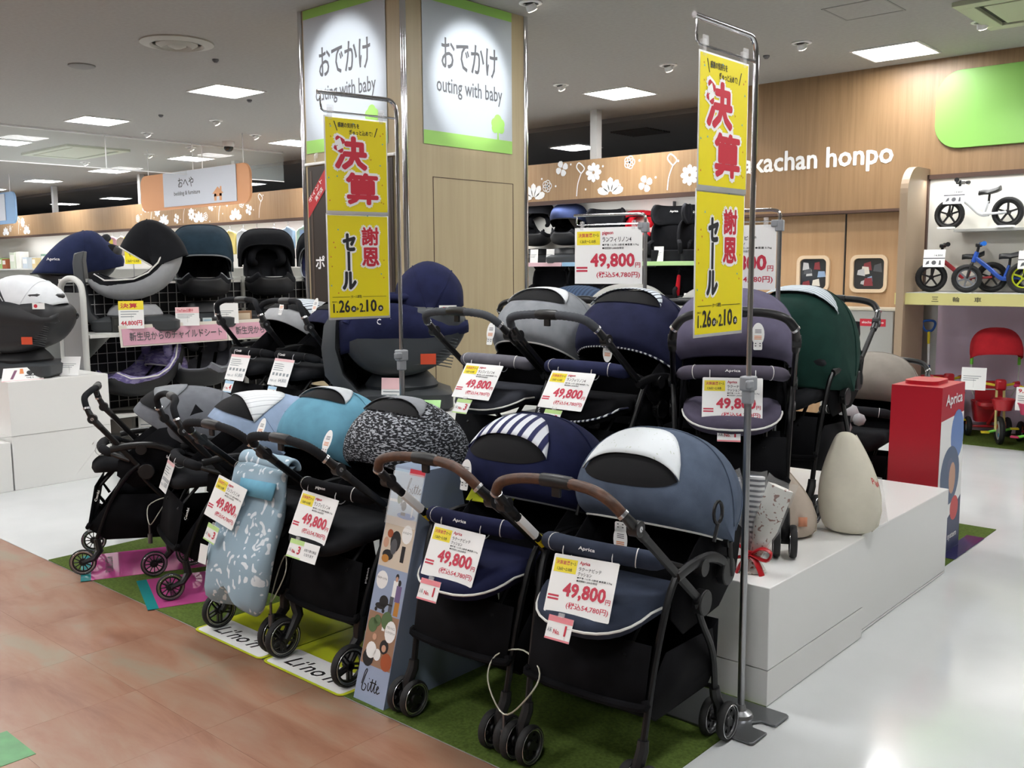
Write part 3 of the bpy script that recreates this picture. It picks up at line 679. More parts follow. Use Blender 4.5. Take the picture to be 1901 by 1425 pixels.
class Hood:
    """canopy surface: centre profile (y, z), pivot (y, z), half widths"""
    def __init__(s, prof, piv, hw, er=.5, ex=.62): s.p = [V((0, a, b)) for a, b in prof]; s.piv = piv; s.hw = hw; s.er = er; s.ex = ex; s.n = len(prof) - 1
    def at(s, u, v, k=1.0):
        u = max(0, min(s.n, u)); i = min(int(u), s.n - 1); t = u - i; p = s.p; g = lambda j: p[max(0, min(s.n, j))]
        a, b, c, d = g(i - 1), g(i), g(i + 1), g(i + 2)
        q = .5 * ((2 * b) + (c - a) * t + (2 * a - 5 * b + 4 * c - d) * t * t + (3 * b - a - 3 * c + d) * t ** 3)
        hw = s.hw[i] + (s.hw[min(i + 1, s.n)] - s.hw[i]) * t
        cv = max(0, math.cos(v * PI / 2)) ** s.er; sv = sgp(math.sin(v * PI / 2), s.ex)
        return V((hw * sv * k, s.piv[0] + (q.y - s.piv[0]) * cv * k, s.piv[1] + (q.z - s.piv[1]) * cv * k))
    def patch(s, g, u0, u1, v0, v1, nu=10, nv=14, k=1.0, m=0, lift=None):
        rows = []
        for i in range(nu + 1):
            r = []
            for j in range(nv + 1):
                v = v0 + (v1 - v0) * j / nv; a = u0(v) if callable(u0) else u0; b = u1(v) if callable(u1) else u1
                r.append(s.at(a + (b - a) * i / nu, v, k + (lift(i / nu, v) if lift else 0)))
            rows.append(r)
        g.loft(rows, m=m)
def make_hood(parent, H, cm, flapm, win=(1.9, 3.0, 4.6, .62), pipe=None, seams=(), lining=True, solid=.003, hole=True):
    g = B(); H.patch(g, 0, H.n, -1, 1, H.n * 5, 28); cn = g.make('canopy', cm, parent, solid=solid, sharp=80)
    if lining: g = B(); H.patch(g, 0, H.n, -1, 1, H.n * 3, 20, k=.965); g.make('lining', LINING, cn, sharp=80)
    if win:
        u0, u1, u2, v0 = win; mid = (u0 + u1) / 2
        q_ = lambda v, a: max(0, 1 - abs(v / a) ** 2.2)
        lo = lambda v: mid - (mid - u0) * q_(v, v0) ** .8; up = lambda v: mid + (u1 - mid) * q_(v, v0) ** .9
        g = B(); H.patch(g, lo, up, -v0, v0, 6, 16, k=1.012); g.make('mesh_window', MESHF, cn, sharp=80)
        if flapm:
            v1 = v0 * 1.03; lo2 = lambda v: mid + (u1 - .12 - mid) * q_(v, v1) ** .9; up2 = lambda v: mid + (u2 - mid) * q_(v, v1) ** .7
            g = B(); H.patch(g, lo2, up2, -v1, v1, 6, 20, k=1.02, lift=lambda a, v: .02 * (1 - a)); g.make('window_flap', flapm, cn, solid=.002, sharp=80)
    if pipe: g = B(); g.tube([H.at(0, -1 + 2 * i / 30, 1.012) for i in range(31)], .0042, 6); g.make('piping', pipe, cn)
    for u in seams: g = B(); g.tube([H.at(u, -.97 + 1.94 * i / 30, 1.006) for i in range(31)], .0022, 5); g.make('seam', cm, cn)
    return cn
ST = {
 'a': dict(hood=[(.05, .77), (.0, .83), (-.01, .90), (.03, .975), (.10, 1.03), (.20, 1.055), (.31, 1.03), (.41, .965), (.47, .86), (.47, .72), (.41, .58)], piv=(.24, .70), hw=[.24, .26, .27, .275, .275, .275, .275, .27, .26, .24, .2],
           handle=dict(end=(.245, .07, .54), knob=(.235, -.325, .865), top=[(.225, -.38, .915), (.19, -.40, .955), (.12, -.39, .975), (0, -.38, .98)]), wr=.066, wd=.026, dbl=True, wst='disc'),
 'p': dict(hood=[(.02, .80), (-.0, .85), (.02, .92), (.07, .985), (.15, 1.03), (.24, 1.045), (.34, 1.015), (.43, .94), (.48, .83), (.47, .70), (.40, .58)], piv=(.27, .64), hw=[.25, .262, .27, .27, .27, .27, .27, .265, .25, .235, .2],
           handle=dict(end=(.245, .09, .53), knob=(.235, -.31, .86), top=[(.228, -.36, .905), (.2, -.395, .94), (.13, -.40, .955), (0, -.395, .96)]), wr=.083, wd=.03, dbl=False, wst='five'),
 'c': dict(hood=[(.0, .845), (.03, .88), (.09, .925), (.16, .945), (.25, .955), (.34, .95), (.43, .93), (.52, .885), (.58, .80), (.57, .70), (.50, .60)], piv=(.36, .60), hw=[.225, .23, .235, .235, .235, .235, .235, .23, .225, .215, .2],
           handle=dict(end=(.245, .09, .50), knob=(.235, -.18, .83), top=[(.23, -.205, .885), (.21, -.215, .94), (.14, -.19, .968), (0, -.18, .97)]), wr=.068, wd=.018, dbl=False, wst='spoke'),
}
PLACES = {}
def stroller(key, label, loc, yaw, style, cm, flapm=None, grip=None, seatm=None, barm=None, pipe=None, hoodpipe=None, win=(1.7, 3.1, 4.7, .62), group=None, hood=True, logo=None, footrest=True, handle_flip=False, hoodprof=None, hoodpiv=None, bar=True):
    S = ST[style]; grip = grip or DARKF; seatm = seatm or DARKF; barm = barm or seatm
    t = thing('stroller', label, 'stroller', loc, yaw, group); PLACES[key] = (V(loc), yaw)
    wr, wd = S['wr'], S['wd']; tr = .215
    for sx in (-1, 1):
        # wheels with forks
        for yy, rr_, fr in ((-.27, wr, True), (.27, wr * (1.0 if style != 'c' else 1.15), False)):
            x = sx * (tr if fr else tr + .005)
            if S['dbl']: wheel(t, x - .032, yy, rr_, wd, S['wst']); wheel(t, x + .032, yy, rr_, wd, S['wst'])
            else: wheel(t, x, yy, rr_, wd, S['wst'])
            g = B()
            if S['dbl']:
                g.cyl((x - .03, yy, rr_), (x + .03, yy, rr_), .012, 10); g.tube([(x, yy, rr_), (x, yy + (-.0 if fr else .0), rr_ + .05), (x, yy + (.03 if fr else -.03), rr_ * 2 + .03), (x, yy + (.035 if fr else -.04), rr_ * 2 + .06)], [.016, .02, .02, .018], 8)
            elif style == 'p':
                xo = x - sx * .028
                g.cyl((xo, yy, rr_), (x + sx * .012, yy, rr_), .012, 10); g.tube([(xo, yy, rr_), (xo, yy + .03, rr_ * 1.5), (xo + sx * .008, yy + .065, rr_ * 2 + .005), (x - sx * .006, yy + .06, rr_ * 2 + .06), (x, yy + .065, rr_ * 2 + .1)], [.013, .018, .022, .024, .02], 8)
            else:
                xo = x - sx * .02
                g.cyl((xo, yy, rr_), (x + sx * .012, yy, rr_), .01, 10); g.tube([(x + sx * .014, yy, rr_), (x + sx * .014, yy + .055 * (1 if fr else -1), rr_ * 1.25), (x, yy + .085 * (1 if fr else -1), rr_ * 1.5 + .02), (x, yy + .075 * (1 if fr else -1), rr_ * 2 + .05)], [.011, .016, .02, .017], 8)
            g.make('caster_fork', BLACKP, t)
        # legs
        if S['dbl']: fl = [(sx * tr, -.235, wr * 2 + .05), (sx * (tr + .008), -.19, .4), (sx * .235, -.13, .60), (sx * .243, -.08, .68)]
        elif style == 'p': fl = [(sx * tr, -.205, wr * 2 + .09), (sx * (tr + .01), -.15, .42), (sx * .24, -.07, .6), (sx * .245, -.04, .66)]
        else: fl = [(sx * tr, -.195, wr * 2 + .05), (sx * (tr + .008), -.12, .38), (sx * .24, -.02, .53), (sx * .245, .04, .58)]
        g = B(); g.tube(crom(fl, 4), .0115, 8); g.make('front_leg', FRAME, t)
        g = B(); g.tube(crom([(sx * (tr + .005), .235 if S['dbl'] else .2, wr * 2 + .04), (sx * .23, .19, .33), (sx * .243, .08, .47), (sx * .248, .03, .55)], 4), .0115, 8); g.make('rear_leg', FRAME, t)
        g = B(); g.tube(crom([(sx * .245, -.1, .665), (sx * .248, .0, .68), (sx * .25, .12, .675), (sx * .25, .22, .63), (sx * .245, .25, .56)], 4), .014, 8, flat=1.3); g.make('armrest', BLACKP, t)
        g = B(); g.cyl((sx * .232, .07, .54), (sx * .264, .07, .54), .042, 18); g.make('hinge_joint', BLACKP, t, bevel=.004)
        g = B(); g.cyl((sx * .232, .24, .6), (sx * .262, .24, .6), .048, 18); g.make('recliner_joint', BLACKP, t, bevel=.004)
        g = B(); g.cyl((sx * .235, .05, .66), (sx * .268, .05, .66), .028, 14); g.make('armrest_joint', BLACKP, t)
    # handle
    hd = S['handle']; e, k_ = hd['end'], hd['knob']; tp = hd['top']
    if handle_flip: e = (e[0], -e[1] + .16, e[2]); k_ = (k_[0], -k_[1] + .22, k_[2]); tp = [(x, -y + .22, z) for x, y, z in tp]
    hroot = None
    for sx in (-1, 1):
        g = B(); g.tube([(sx * e[0], e[1], e[2]), (sx * k_[0], k_[1], k_[2])], .0115, 8, flat=1.35); o = g.make('handle_tube', FRAME, t)
        kk = V((sx * k_[0], k_[1], k_[2])); d = (kk - V((sx * e[0], e[1], e[2]))).normalized(); tp0 = V((sx * tp[0][0], tp[0][1], tp[0][2]))
        g = B(); g.cyl(kk - V((.016, 0, 0)), kk + V((.016, 0, 0)), .024, 16); g.tube([kk - d * .06, kk, tp0], [.016, .018, .014], 10); g.make('joint_knob', BLACKP, t)
        g = B(); g.cyl(kk + V((sx * .016, 0, 0)), kk + V((sx * .0175, 0, 0)), .009, 12); g.make('rivet', SILVER, t)
        dd = (V((sx * tp[1][0], tp[1][1], tp[1][2])) - tp0).normalized()
        g = B(); g.cyl(tp0 - dd * .005, tp0 + dd * .005, .0185, 14); g.make('silver_ring', SILVER, t)
        if style == 'a' and key in ('S5', 'S6') and sx < 0:
            p0 = V((sx * e[0], e[1], e[2])).lerp(kk, .58); p1 = V((sx * e[0], e[1], e[2])).lerp(kk, .82)
            g = B(); g.tube([V((sx * e[0], e[1], e[2])).lerp(kk, .46), V((sx * e[0], e[1], e[2])).lerp(kk, .53)], .0128, 8, flat=1.35); g.make('yellow_sticker', YELP, t)
            g = B(); g.tube([p0, p1], .0128, 8, flat=1.35); g.make('white_sticker', PAPER, t)
    path = [(-x, y, z) for x, y, z in tp] + [(x, y, z) for x, y, z in reversed(tp[:-1])]
    pts = crom(path, 5)
    g = B(); n = len(pts)
    if style == 'p':
        rs = [.0165 + (.0018 if i % 2 else 0) for i in range(n * 2 - 1)]; pp = []
        for i in range(n - 1): pp += [pts[i], (pts[i] + pts[i + 1]) / 2]
        pp.append(pts[-1]); g.tube(pp, rs, 10)
    else: g.tube(pts, .0165, 12)
    hg = g.make('handle_grip', grip, t)
    c = pts[n // 2]
    g = B(); g.tube([c + V((x, 0, -abs(x) * .02)) for x in (-.055, -.045, 0, .045, .055)], [.018, .0205, .021, .0205, .018], 12); g.make('handle_centre', BLACKP, hg)
    g = B(); g.cbox((c.x, c.y, c.z - .03), (.03, .012, .035)); g.make('release_lever', BLACKP, hg, bevel=.003)
    # basket
    zb = .29 if style == 'a' else .25
    g = B()
    def rw(y, z, x): return [(-x, y, z), (x, y, z)]
    fx = tr + .0
    rows = [rw(-.19, .47, fx), rw(-.235, zb, fx), rw(-.15, zb - .07, fx * .97), rw(.2, zb - .08, fx * .97), rw(.25, zb - .02, fx), rw(.26, .42, fx)]
    g.loft(rows)
    for sx in (-1, 1):
        pl = [(sx * fx, -.235, zb), (sx * fx * .97, -.15, zb - .07), (sx * fx * .97, .2, zb - .08), (sx * fx, .25, zb - .02), (sx * fx, .22, .40), (sx * fx, -.1, .42)]
        g.add(pl, [tuple(range(6))])
    bk = g.make('basket', BLACKF, t, solid=.003)
    g = B(); g.tube(crom([(-fx, -.225, zb + .02), (-fx * .95, -.238, zb), (0, -.24, zb - .01), (fx * .95, -.238, zb), (fx, -.225, zb + .02)], 4), .013, 8); g.make('front_bar', BLACKF, t)
    g = B(); g.cyl((-tr, .235, .19), (tr, .235, .19), .009, 8); g.make('rear_axle_bar', FRAME, t)
    # seat with rounded front lip
    if footrest:
        yF = -.31 if style != 'c' else -.22; zs = .545
        o = [(-.19, .06)] + [(.19 * math.cos(a), -.12 + (yF + .12) * -math.sin(a)) if 0 else (.195 * sgp(math.cos(a), .8), (-.1) + (yF + .1) * abs(math.sin(a)) ** .75) for a in [PI + PI * i / 16 for i in range(17)]] + [(.19, .06)]
        zf = lambda y: zs + .02 + (.06 + y) * -.02 - max(0, (-.16 - y)) * .35
        n_ = len(o); top = [(x, y, zf(y) + .02) for x, y in o]; bot = [(x * .97, y * .97, zf(y) - .03) for x, y in o]; mid = [(x * 1.02, y * 1.02, zf(y) - .005) for x, y in o]; inn = [(x * .8, -.02 + (y + .02) * .8, zf(-.02 + (y + .02) * .8) + .034) for x, y in o]
        g = B(); g.loft([bot, mid, top, inn], wrap=True, caps=True); st = g.make('seat', seatm, t, sharp=80)
        if pipe: g = B(); g.tube([V((x * 1.03, y * 1.03, zf(y) - .005)) for x, y in o[1:-1]], .0042, 6); g.make('piping', pipe, st)
        for sx in (-1, 1): g = B(); g.tube([(sx * .14, -.1, zs - .01), (sx * .13, -.2, zs - .12), (sx * .12, -.16, .36)], .009, 6); g.make('seat_strut', FRAME, t)
    # reclined back, inner walls
    bf = [(.02, .53), (.16, .56), (.30, .66), (.38, .80)]
    g = B(); rows = []
    for i, (y, z) in enumerate(bf):
        d = .05; rows.append([(-.2, y - d, z + d * 1.6), (-.19, y, z + .02), (-.12, y, z - .01), (0, y, z - .015), (.12, y, z - .01), (.19, y, z + .02), (.2, y - d, z + d * 1.6)])
    g.loft(rows); g.make('backrest', BLACKF, t, solid=.02, sharp=80)
    for sx in (-1, 1):
        g = B(); g.add([(sx * .215, y, z) for y, z in ((-.08, .52), (-.07, .60), (.03, .68), (.14, .76), (.3, .78), (.42, .70), (.38, .56), (.25, .47), (.0, .45))], [tuple(range(9))]); g.make('side_panel', BLACKF, t, solid=.006)
    # bumper bar
    gb = [(-.235, -.03, .672), (-.225, -.1, .70), (-.17, -.16, .722), (-.08, -.185, .728), (0, -.19, .729)]
    if style == 'c': gb = [(x, y + .02, z - .07) for x, y, z in gb]
    gp = crom(gb + [(-x, y, z) for x, y, z in reversed(gb[:-1])], 4)
    g = B(); g.tube(gp, .013, 8); g.make('bumper_bar', BLACKP, t)
    g = B(); m_ = gp[5:-5]; rr_ = .029 if style != 'c' else .024
    g.tube(m_, [rr_ * .55, rr_ * .9] + [rr_] * (len(m_) - 4) + [rr_ * .9, rr_ * .55], 14); cv = g.make('bumper_cover', barm, t, sharp=70)
    for i in (4, len(m_) - 5):
        a = m_[i]; d = (m_[i + 1] - m_[i - 1]).normalized(); g = B(); g.cyl(a - d * .0015, a + d * .0015, rr_ + .001, 16); g.make('stitching', PIPING if style != 'c' else BLACKP, cv)
    if logo:
        g = B(); g.text(logo, -.03, -.006, .03, .008, .0, M=wallM(0, -.19 - rr_ - .0005, (.735 if style != 'c' else .665), 0, -20), off=.03); g.make('logo', WHTP, cv, flat=True)
        g = B(); g.text(logo, -.03, -.005, .03, .007, .0, M=wallM(.2145 + .013, -.18, .42, 90) @ Mx.Rotation(R(72), 4, 'Z'), off=.03); g.make('logo', WHTP, t, flat=True)
    if hood:
        H = Hood(hoodprof or S['hood'], hoodpiv or S['piv'], S['hw'], *((.62, .8) if style != 'c' else (.55, .7)))
        make_hood(t, H, cm, flapm, win, hoodpipe, seams=((5.3, 7.6) if style != 'c' else (3.2, 6.4)))
        if key in ('S5', 'S6'):
            g = B(); g.tube([(.283 + .004 * math.cos(a), .10 + .022 * math.cos(a), .83 + .035 * math.sin(a)) for a in [2 * PI * i / 14 for i in range(14)]], .006, 6, closed=True); g.tube([(.283, .10, .795), (.28, .08, .74)], .006, 6); g.make('side_loop', BLACKP, t)
        g = B()
        for sx in (-1, 1): g.cyl((sx * .24, S['piv'][0], S['piv'][1]), (sx * .262, S['piv'][0], S['piv'][1]), .022, 14); g.tube([(sx * .258, S['piv'][0], S['piv'][1]), (sx * .258, S['piv'][0] + .02, S['piv'][1] - .12)], .01, 8)
        g.make('canopy_bracket', BLACKP, t)
    return t
def W(key, x, y, z):
    L_, yaw = PLACES[key]; a = R(yaw); return (L_.x + x * math.cos(a) - y * math.sin(a), L_.y + x * math.sin(a) + y * math.cos(a), L_.z + z)

def fab(n, c, v=.1): return mat(n, c, .9, noise=v, nscale=14, bump=.35, bscale=650, spec=.2)
NAVY = fab('navy_fabric', '#1e2344', .15); DENIM = fab('denim_blue_fabric', '#535e70', .12); TEAL = fab('teal_blue_fabric', '#6498ae', .08); LAV = fab('powder_blue_fabric', '#96a9c3', .07)
CGREY = fab('stone_grey_fabric', '#6d7076', .1); UGREY = fab('light_grey_fabric', '#84878c', .1); MAUVE = fab('mauve_grey_fabric', '#69647a', .08); GREEN = fab('bottle_green_fabric', '#17362f', .12)
BEIGE = fab('pale_beige_fabric', '#aaa9a4', .06); TAUPE = fab('taupe_fabric', '#8a837b', .06); DNAVY = fab('dark_navy_fabric', '#22253f', .15); WHF = fab('white_fabric', '#d9dcdf', .04); LTF = fab('pale_grey_fabric', '#c2c7cb', .05)
LEATH = mat('brown_leather', '#4a2e1e', .5, noise=.25, nscale=40, bump=.3, bscale=200)
SPECK = pattern('speckled_knit', 'speckle', '#1a1b20', '#a2a6ad', 62, thr=.55)
STR1 = pattern('navy_white_stripes', 'stripes', '#2b2f58', '#dfe3ea', 21, thr=.42)
STR2 = pattern('thin_stripes', 'stripes', '#3d4250', '#d3dbe2', 50, thr=.28)
STR3 = pattern('green_stripes', 'stripes', '#3c4450', '#cfd8de', 45, thr=.18, axis=1)
STR4 = pattern('pale_stripes', 'stripes', '#a7acb2', '#dfe2e4', 40, thr=.12)
GIR = pattern('white_nursery_print', 'marks', '#b9c2b6', '#d8dde0', 38, thr=.16)
FEA = pattern('feather_print', 'marks', '#dfe6ea', '#93aab8', 25, thr=.31)
PF, PB = 0.004, 0.45
def front(key, *a, **k): return stroller(key, *a, **k)
# front row on the artificial turf, left to right
stroller('S1', 'black-framed stroller with plain stone grey canopy, first on the left of the front row', (-5.0, 2.50, PF + .002), -32, 'c', CGREY, UGREY, win=(1.2, 2.6, 4.4, .6), logo='Combi')
stroller('S2', 'stroller with powder blue canopy and white-striped flap, second in the front row', (-4.36, 2.58, PF + .002), -18, 'c', LAV, STR4, win=(1.2, 3.0, 5.4, .62), logo='Combi')
stroller('S3', 'stroller with teal blue canopy, covered by a feather-patterned foot muff', (-3.53, 2.49, PF + .002), 0, 'p', TEAL, LTF, barm=DARKF, win=(3.6, 4.6, 5.5, .36))
stroller('S4', 'stroller with black and white speckled canopy in the front row', (-3.03, 2.48, PF + .002), 0, 'p', SPECK, UGREY, barm=BLACKF, logo='pigeon', win=(3.4, 4.5, 5.4, .38))
stroller('S5', 'stroller with navy canopy, striped flap and brown handle beside the blue standee', (-2.28, 2.49, PF), 3, 'a', NAVY, STR1, LEATH, fab('navy_seat', '#191d3c', .1), pipe=PIPING, hoodpipe=GRYP, logo='Aprica', win=(2.1, 3.4, 4.7, .38))
stroller('S6', 'stroller with denim blue canopy, white nursery-print flap and brown handle, nearest the camera', (-1.75, 2.505, PF), 4, 'a', DENIM, GIR, LEATH, fab('denim_seat', '#333a4a', .12), pipe=PIPING, hoodpipe=PIPING, logo='Aprica', win=(2.0, 3.3, 4.8, .38))
# upper row on the platforms
stroller('U1', 'stroller with silver grey canopy, leftmost on the raised platform beside the mesh rack', (-5.06, 3.42, PB), 0, 'c', fab('silver_grey_fabric', '#a6a8aa', .06), STR2, logo='Combi', hood=True)
stroller('U2', 'stroller with dark navy and grey canopy left of the big dark child seat', (-4.60, 3.42, PB), -4, 'c', DNAVY, DARKF, logo='Combi')
stroller('U3', 'stroller with light grey canopy and black mesh window on the platform right of the column', (-3.02, 3.42, PB), 0, 'p', UGREY, WHF, grip=fab('grey_grip', '#4a4d52'), seatm=fab('charcoal_seat', '#33353c'), barm=fab('grey_bar', '#6c6b73'), pipe=PIPING, hoodpipe=PIPING, logo=None, win=(3.2, 4.4, 5.3, .4))
stroller('U4', 'stroller with navy canopy and finely striped flap in the middle of the platform row', (-2.50, 3.42, PB), 0, 'p', DNAVY, STR2, grip=fab('grey_grip', ''), seatm=BLACKF, barm=fab('navy_bar', '#282c4a'), pipe=pattern('rope_piping', 'stripes', '#2b2d40', '#d9dadd', 60), hoodpipe=pattern('rope_piping', 'stripes', '', '', 1), win=(3.2, 4.5, 5.3, .42))
stroller('U5', 'stroller with mauve grey canopy facing the camera below the tall right banner', (-1.98, 3.62, PB), 29, 'a', MAUVE, None, grip=BLACKP, seatm=fab('mauve_seat', '#4d4859'), barm=fab('mauve_bar', '#57525f'), pipe=PIPING, hoodpipe=None, logo='Aprica', win=None)
stroller('U6', 'stroller with big drawn-down bottle green canopy and striped window flap', (-2.05, 4.30, PB), 4, 'a', GREEN, STR3, grip=BLACKP, win=(4.0, 4.1, 5.0, .52), handle_flip=True, hoodprof=[(-.20, .60), (-.24, .72), (-.22, .84), (-.14, .95), (-.02, 1.02), (.12, 1.05), (.26, 1.02), (.36, .93), (.40, .82), (.39, .68), (.33, .56)], hoodpiv=(.12, .56))
stroller('U7', 'dark stroller with taupe canopy and grey plush, behind the red display box', (-2.30, 5.86, 0), 4, 'a', TAUPE, None, grip=BLACKP, win=None, handle_flip=True)
stroller('U8', 'stroller with pale beige canopy behind the light grey and navy ones', (-3.2, 4.46, PB), 10, 'a', BEIGE, None, grip=BLACKP, win=None)
stroller('U9', 'stroller with beige canopy in the second platform row below the shelf price card', (-2.6, 4.5, PB), 14, 'a', BEIGE, None, grip=BLACKP, win=None)
stroller('U10', 'black stroller showing only its handle behind the mauve grey one', (-2.35, 3.98 + .6, PB), 205, 'a', BLACKF, None, grip=BLACKP, win=None, hood=False) if 0 else None
# quilted navy hood
stroller('U11', 'stroller with quilted dark blue canopy just right of the column', (-3.78, 4.72, PB - .02), 10, 'a', pattern('quilted_navy', 'stripes', '#2a3a50', '#3a4d68', 40), None, grip=BLACKP, win=None)
def on_bar(key, style, kind, label, **k):
    z = .729 if style != 'c' else .659; y = -.19 if style != 'c' else -.17
    L_ = W(key, k.pop('dx', 0), y - .028, z - .02); return hang_card(L_, PLACES[key][1] + k.pop('drz', 0), label, kind, **k)
hang_card(W('S3', -.01, -.30, .70), 0, 'price card clipped to the feather-patterned foot muff', 'pigeon', tilt=-22, roll=-8, rings=False)
on_bar('S4', 'p', 'pigeon', 'price card hanging from the bar of the speckled stroller', tilt=-24, roll=-2)
on_bar('S5', 'a', 'aprica', 'price card hanging from the bar of the navy front stroller', tilt=-24, roll=-1)
on_bar('S6', 'a', 'aprica', 'price card hanging from the bar of the denim blue stroller', tilt=-24, roll=2)
on_bar('S1', 'c', '57,800', 'plain white card seen edge-on at the far left stroller', tilt=-38, w_=.2, h=.16)
on_bar('S2', 'c', '62,800', 'white card with pink top hanging from the powder blue stroller', tilt=-20, w_=.17, h=.15)
on_bar('U1', 'c', '61,800', 'white card on the leftmost platform stroller', tilt=-22, w_=.2, h=.16)
on_bar('U2', 'c', '64,800', 'white card on the platform stroller with dark navy and grey canopy', tilt=-22, w_=.21, h=.16)
on_bar('U3', 'p', 'pigeon', 'price card hanging from the bar of the light grey platform stroller', tilt=-35)
on_bar('U4', 'p', 'pigeon', 'price card hanging from the bar of the navy platform stroller', tilt=-35)
on_bar('U5', 'a', 'aprica', 'price card hanging from the bar of the mauve grey stroller', tilt=-18)
def below(key, style, h, tilt, label, n, **k):
    z = .729 if style != 'c' else .659; y = -.19 if style != 'c' else -.17
    a = R(-tilt); L_ = W(key, k.pop('dx', -.01), y - .045 - math.sin(a) * (h + .001), z - .022 - math.cos(a) * (h + .001)); return rank_card(L_, PLACES[key][1], label, n, tilt, **k)
rank_card(W('S3', -.03, -.385, .525), 0, 'green-edged rank card number 3 on the foot muff', 3, -20, 'green', roll=-8)
below('S4', 'p', .18, -24, 'wide green-edged rank card number 3 under the speckled stroller card', 3, c='green', wide=True, dx=-.03)
below('S5', 'a', .18, -24, 'pink rank card number 1 on the navy front stroller', 1, dx=-.05)
below('S6', 'a', .18, -24, 'pink rank card number 1 on the denim blue stroller', 1, dx=-.03)
below('U3', 'p', .18, -35, 'green-edged rank card number 3 on the light grey platform stroller', 3, c='green')
below('U4', 'p', .18, -35, 'green-edged rank card number 3 on the navy platform stroller', 3, c='green')
below('U5', 'a', .18, -18, 'pink rank card number 1 on the mauve grey stroller', 1)
below('U1', 'c', .16, -22, 'small blue-edged card under the leftmost platform card', 4, c='blue')
below('U2', 'c', .16, -22, 'small blue-edged card under the card of the dark navy and grey stroller', 5, c='blue')
for k, x, y, z, lb, tl, fl in (('S3', -.2, .0, .93, 'teal blue front', -25, 0), ('S4', -.2, .0, .93, 'speckled', -25, 0), ('S5', -.12, -.035, .92, 'navy front', -12, 0), ('U3', -.17, .02, .9, 'light grey platform', -12, 0), ('U1', .1, .06, .99, 'silver grey platform', -20, 0), ('U2', -.1, .1, .99, 'dark navy and grey platform', -20, 0), ('U5', .1, -.02, .93, 'mauve grey', -8, 0)):
    hang_tag(W(k, x, y, z), PLACES[k][1], 'white oval tag on the %s stroller' % lb, tl)
hang_tag(W('S6', -.03, .03, .765), 7, 'white oval tag hanging below the denim blue canopy', 0, flip=True)
hang_tag(W('U4', .0, .03, .84), 0, 'white oval tag hanging at the navy platform canopy', -5, flip=True)
# foot muff
t = thing('foot_muff', 'padded light blue foot muff with white feather print over the third stroller', 'foot muff', (-3.50, 2.49, 0), 0)
g = B(); rows = []
prof = [(.77, -.11, .15, .03), (.79, -.16, .175, .045), (.745, -.215, .18, .055), (.66, -.225, .19, .05), (.58, -.255, .205, .055), (.50, -.29, .215, .06), (.42, -.325, .22, .065), (.33, -.35, .215, .07), (.25, -.36, .195, .065), (.215, -.35, .13, .02)]
for i, (z, y, hw, th) in enumerate(prof):
    r = []
    for j in range(28):
        a = 2 * PI * j / 28; x = hw * sgp(math.cos(a), .8); q = math.sin(a)
        wob = .008 * math.sin(5 * a + i * 1.3) + .006 * math.sin(9 * x * 10 + i)
        zz = z - (.05 * abs(math.cos(a)) if i > 6 else 0) + (.07 * max(0, 1 - abs(x - .0) / .06) if i > 7 else 0)
        r.append((x + .03, y + (th * sgp(q, .8)) + wob + (.012 if i % 2 else -.008) * (1 if q < 0 else 0), zz))
    rows.append(r)
g.loft(rows, wrap=True, caps=True); g.make('muff_body', FEA, t, subsurf=1, sharp=80)
g = B(); rows = []
for i in range(11):
    a = PI * 1.05 * i / 10; rows.append([(x, -.135 - .075 * math.cos(a) * .6 - .03, .765 + .055 * math.sin(a) + .004 * math.sin(x * 60)) for x in [-.18 + .03 + .036 * k for k in range(11)]])
g.loft(rows); g.make('folded_cuff', FEA, t, solid=.02, subsurf=1, sharp=80)
g = B(); g.add([(-.02, -.265, .72), (.215, -.255, .725), (.22, -.285, .66), (.0, -.295, .66)], [(0, 1, 2, 3)]); g.make('blue_band', TEAL, t, solid=.01)
tag(B().prism([(-.03, 0), (.03, 0), (.03, -.08), (-.03, -.08)], .001, M=wallM(0, 0, 0, 0, -12)).make('care_label', PAPER, loc=(-3.62, 2.09, .44)), 'small white label pinned on the foot muff', 'label')
# ---------------------------------------------------------------- platforms, turf, mats
TURF = mat('turf_green', '#55672f', .95, noise=.2, nscale=90, bump=.9, bscale=700, spec=.1)
tag(B().box(-5.38, 2.15, 0, -1.535, 3.14, .004).box(-3.6, 3.14, 0, -1.585, 6.2, .004).make('turf_mat', TURF, flat=True), 'green artificial turf mat under the front strollers', 'mat')
def platform(x0, y0, x1, y1, h, label, kick=.135):
    t = thing('display_platform', label, 'platform', ((x0 + x1) / 2, (y0 + y1) / 2, .0041 if y0 < 6.2 and x0 > -5.5 else 0)); a, b_ = (x1 - x0) / 2, (y1 - y0) / 2
    B().box(-a, -b_, kick, a, b_, h).make('platform_box', WHITE, t, bevel=.003)
    B().box(-a + .0005, -b_ + .0005, 0, a - .0005, b_ - .0005, kick - .003).make('kick_plinth', WHITE, t, flat=True)
    return t
Z = .4458
platform(-2.62, 3.105, -1.53, 3.985, Z, 'low white display platform at the front right corner with its grey plinth')
platform(-2.62, 3.995, -1.55, 5.14, Z, 'low white display platform behind the corner one, next to the red box', .012)
platform(-3.46, 3.105, -2.63, 5.14, Z, 'low white display platform under the light grey and navy strollers')
platform(-5.35, 3.105, -4.38, 4.3, Z, 'low white display platform under the two leftmost raised strollers')
platform(-4.37, 3.40, -3.5, 4.3, .80, 'tall white display platform carrying the big dark child seat')
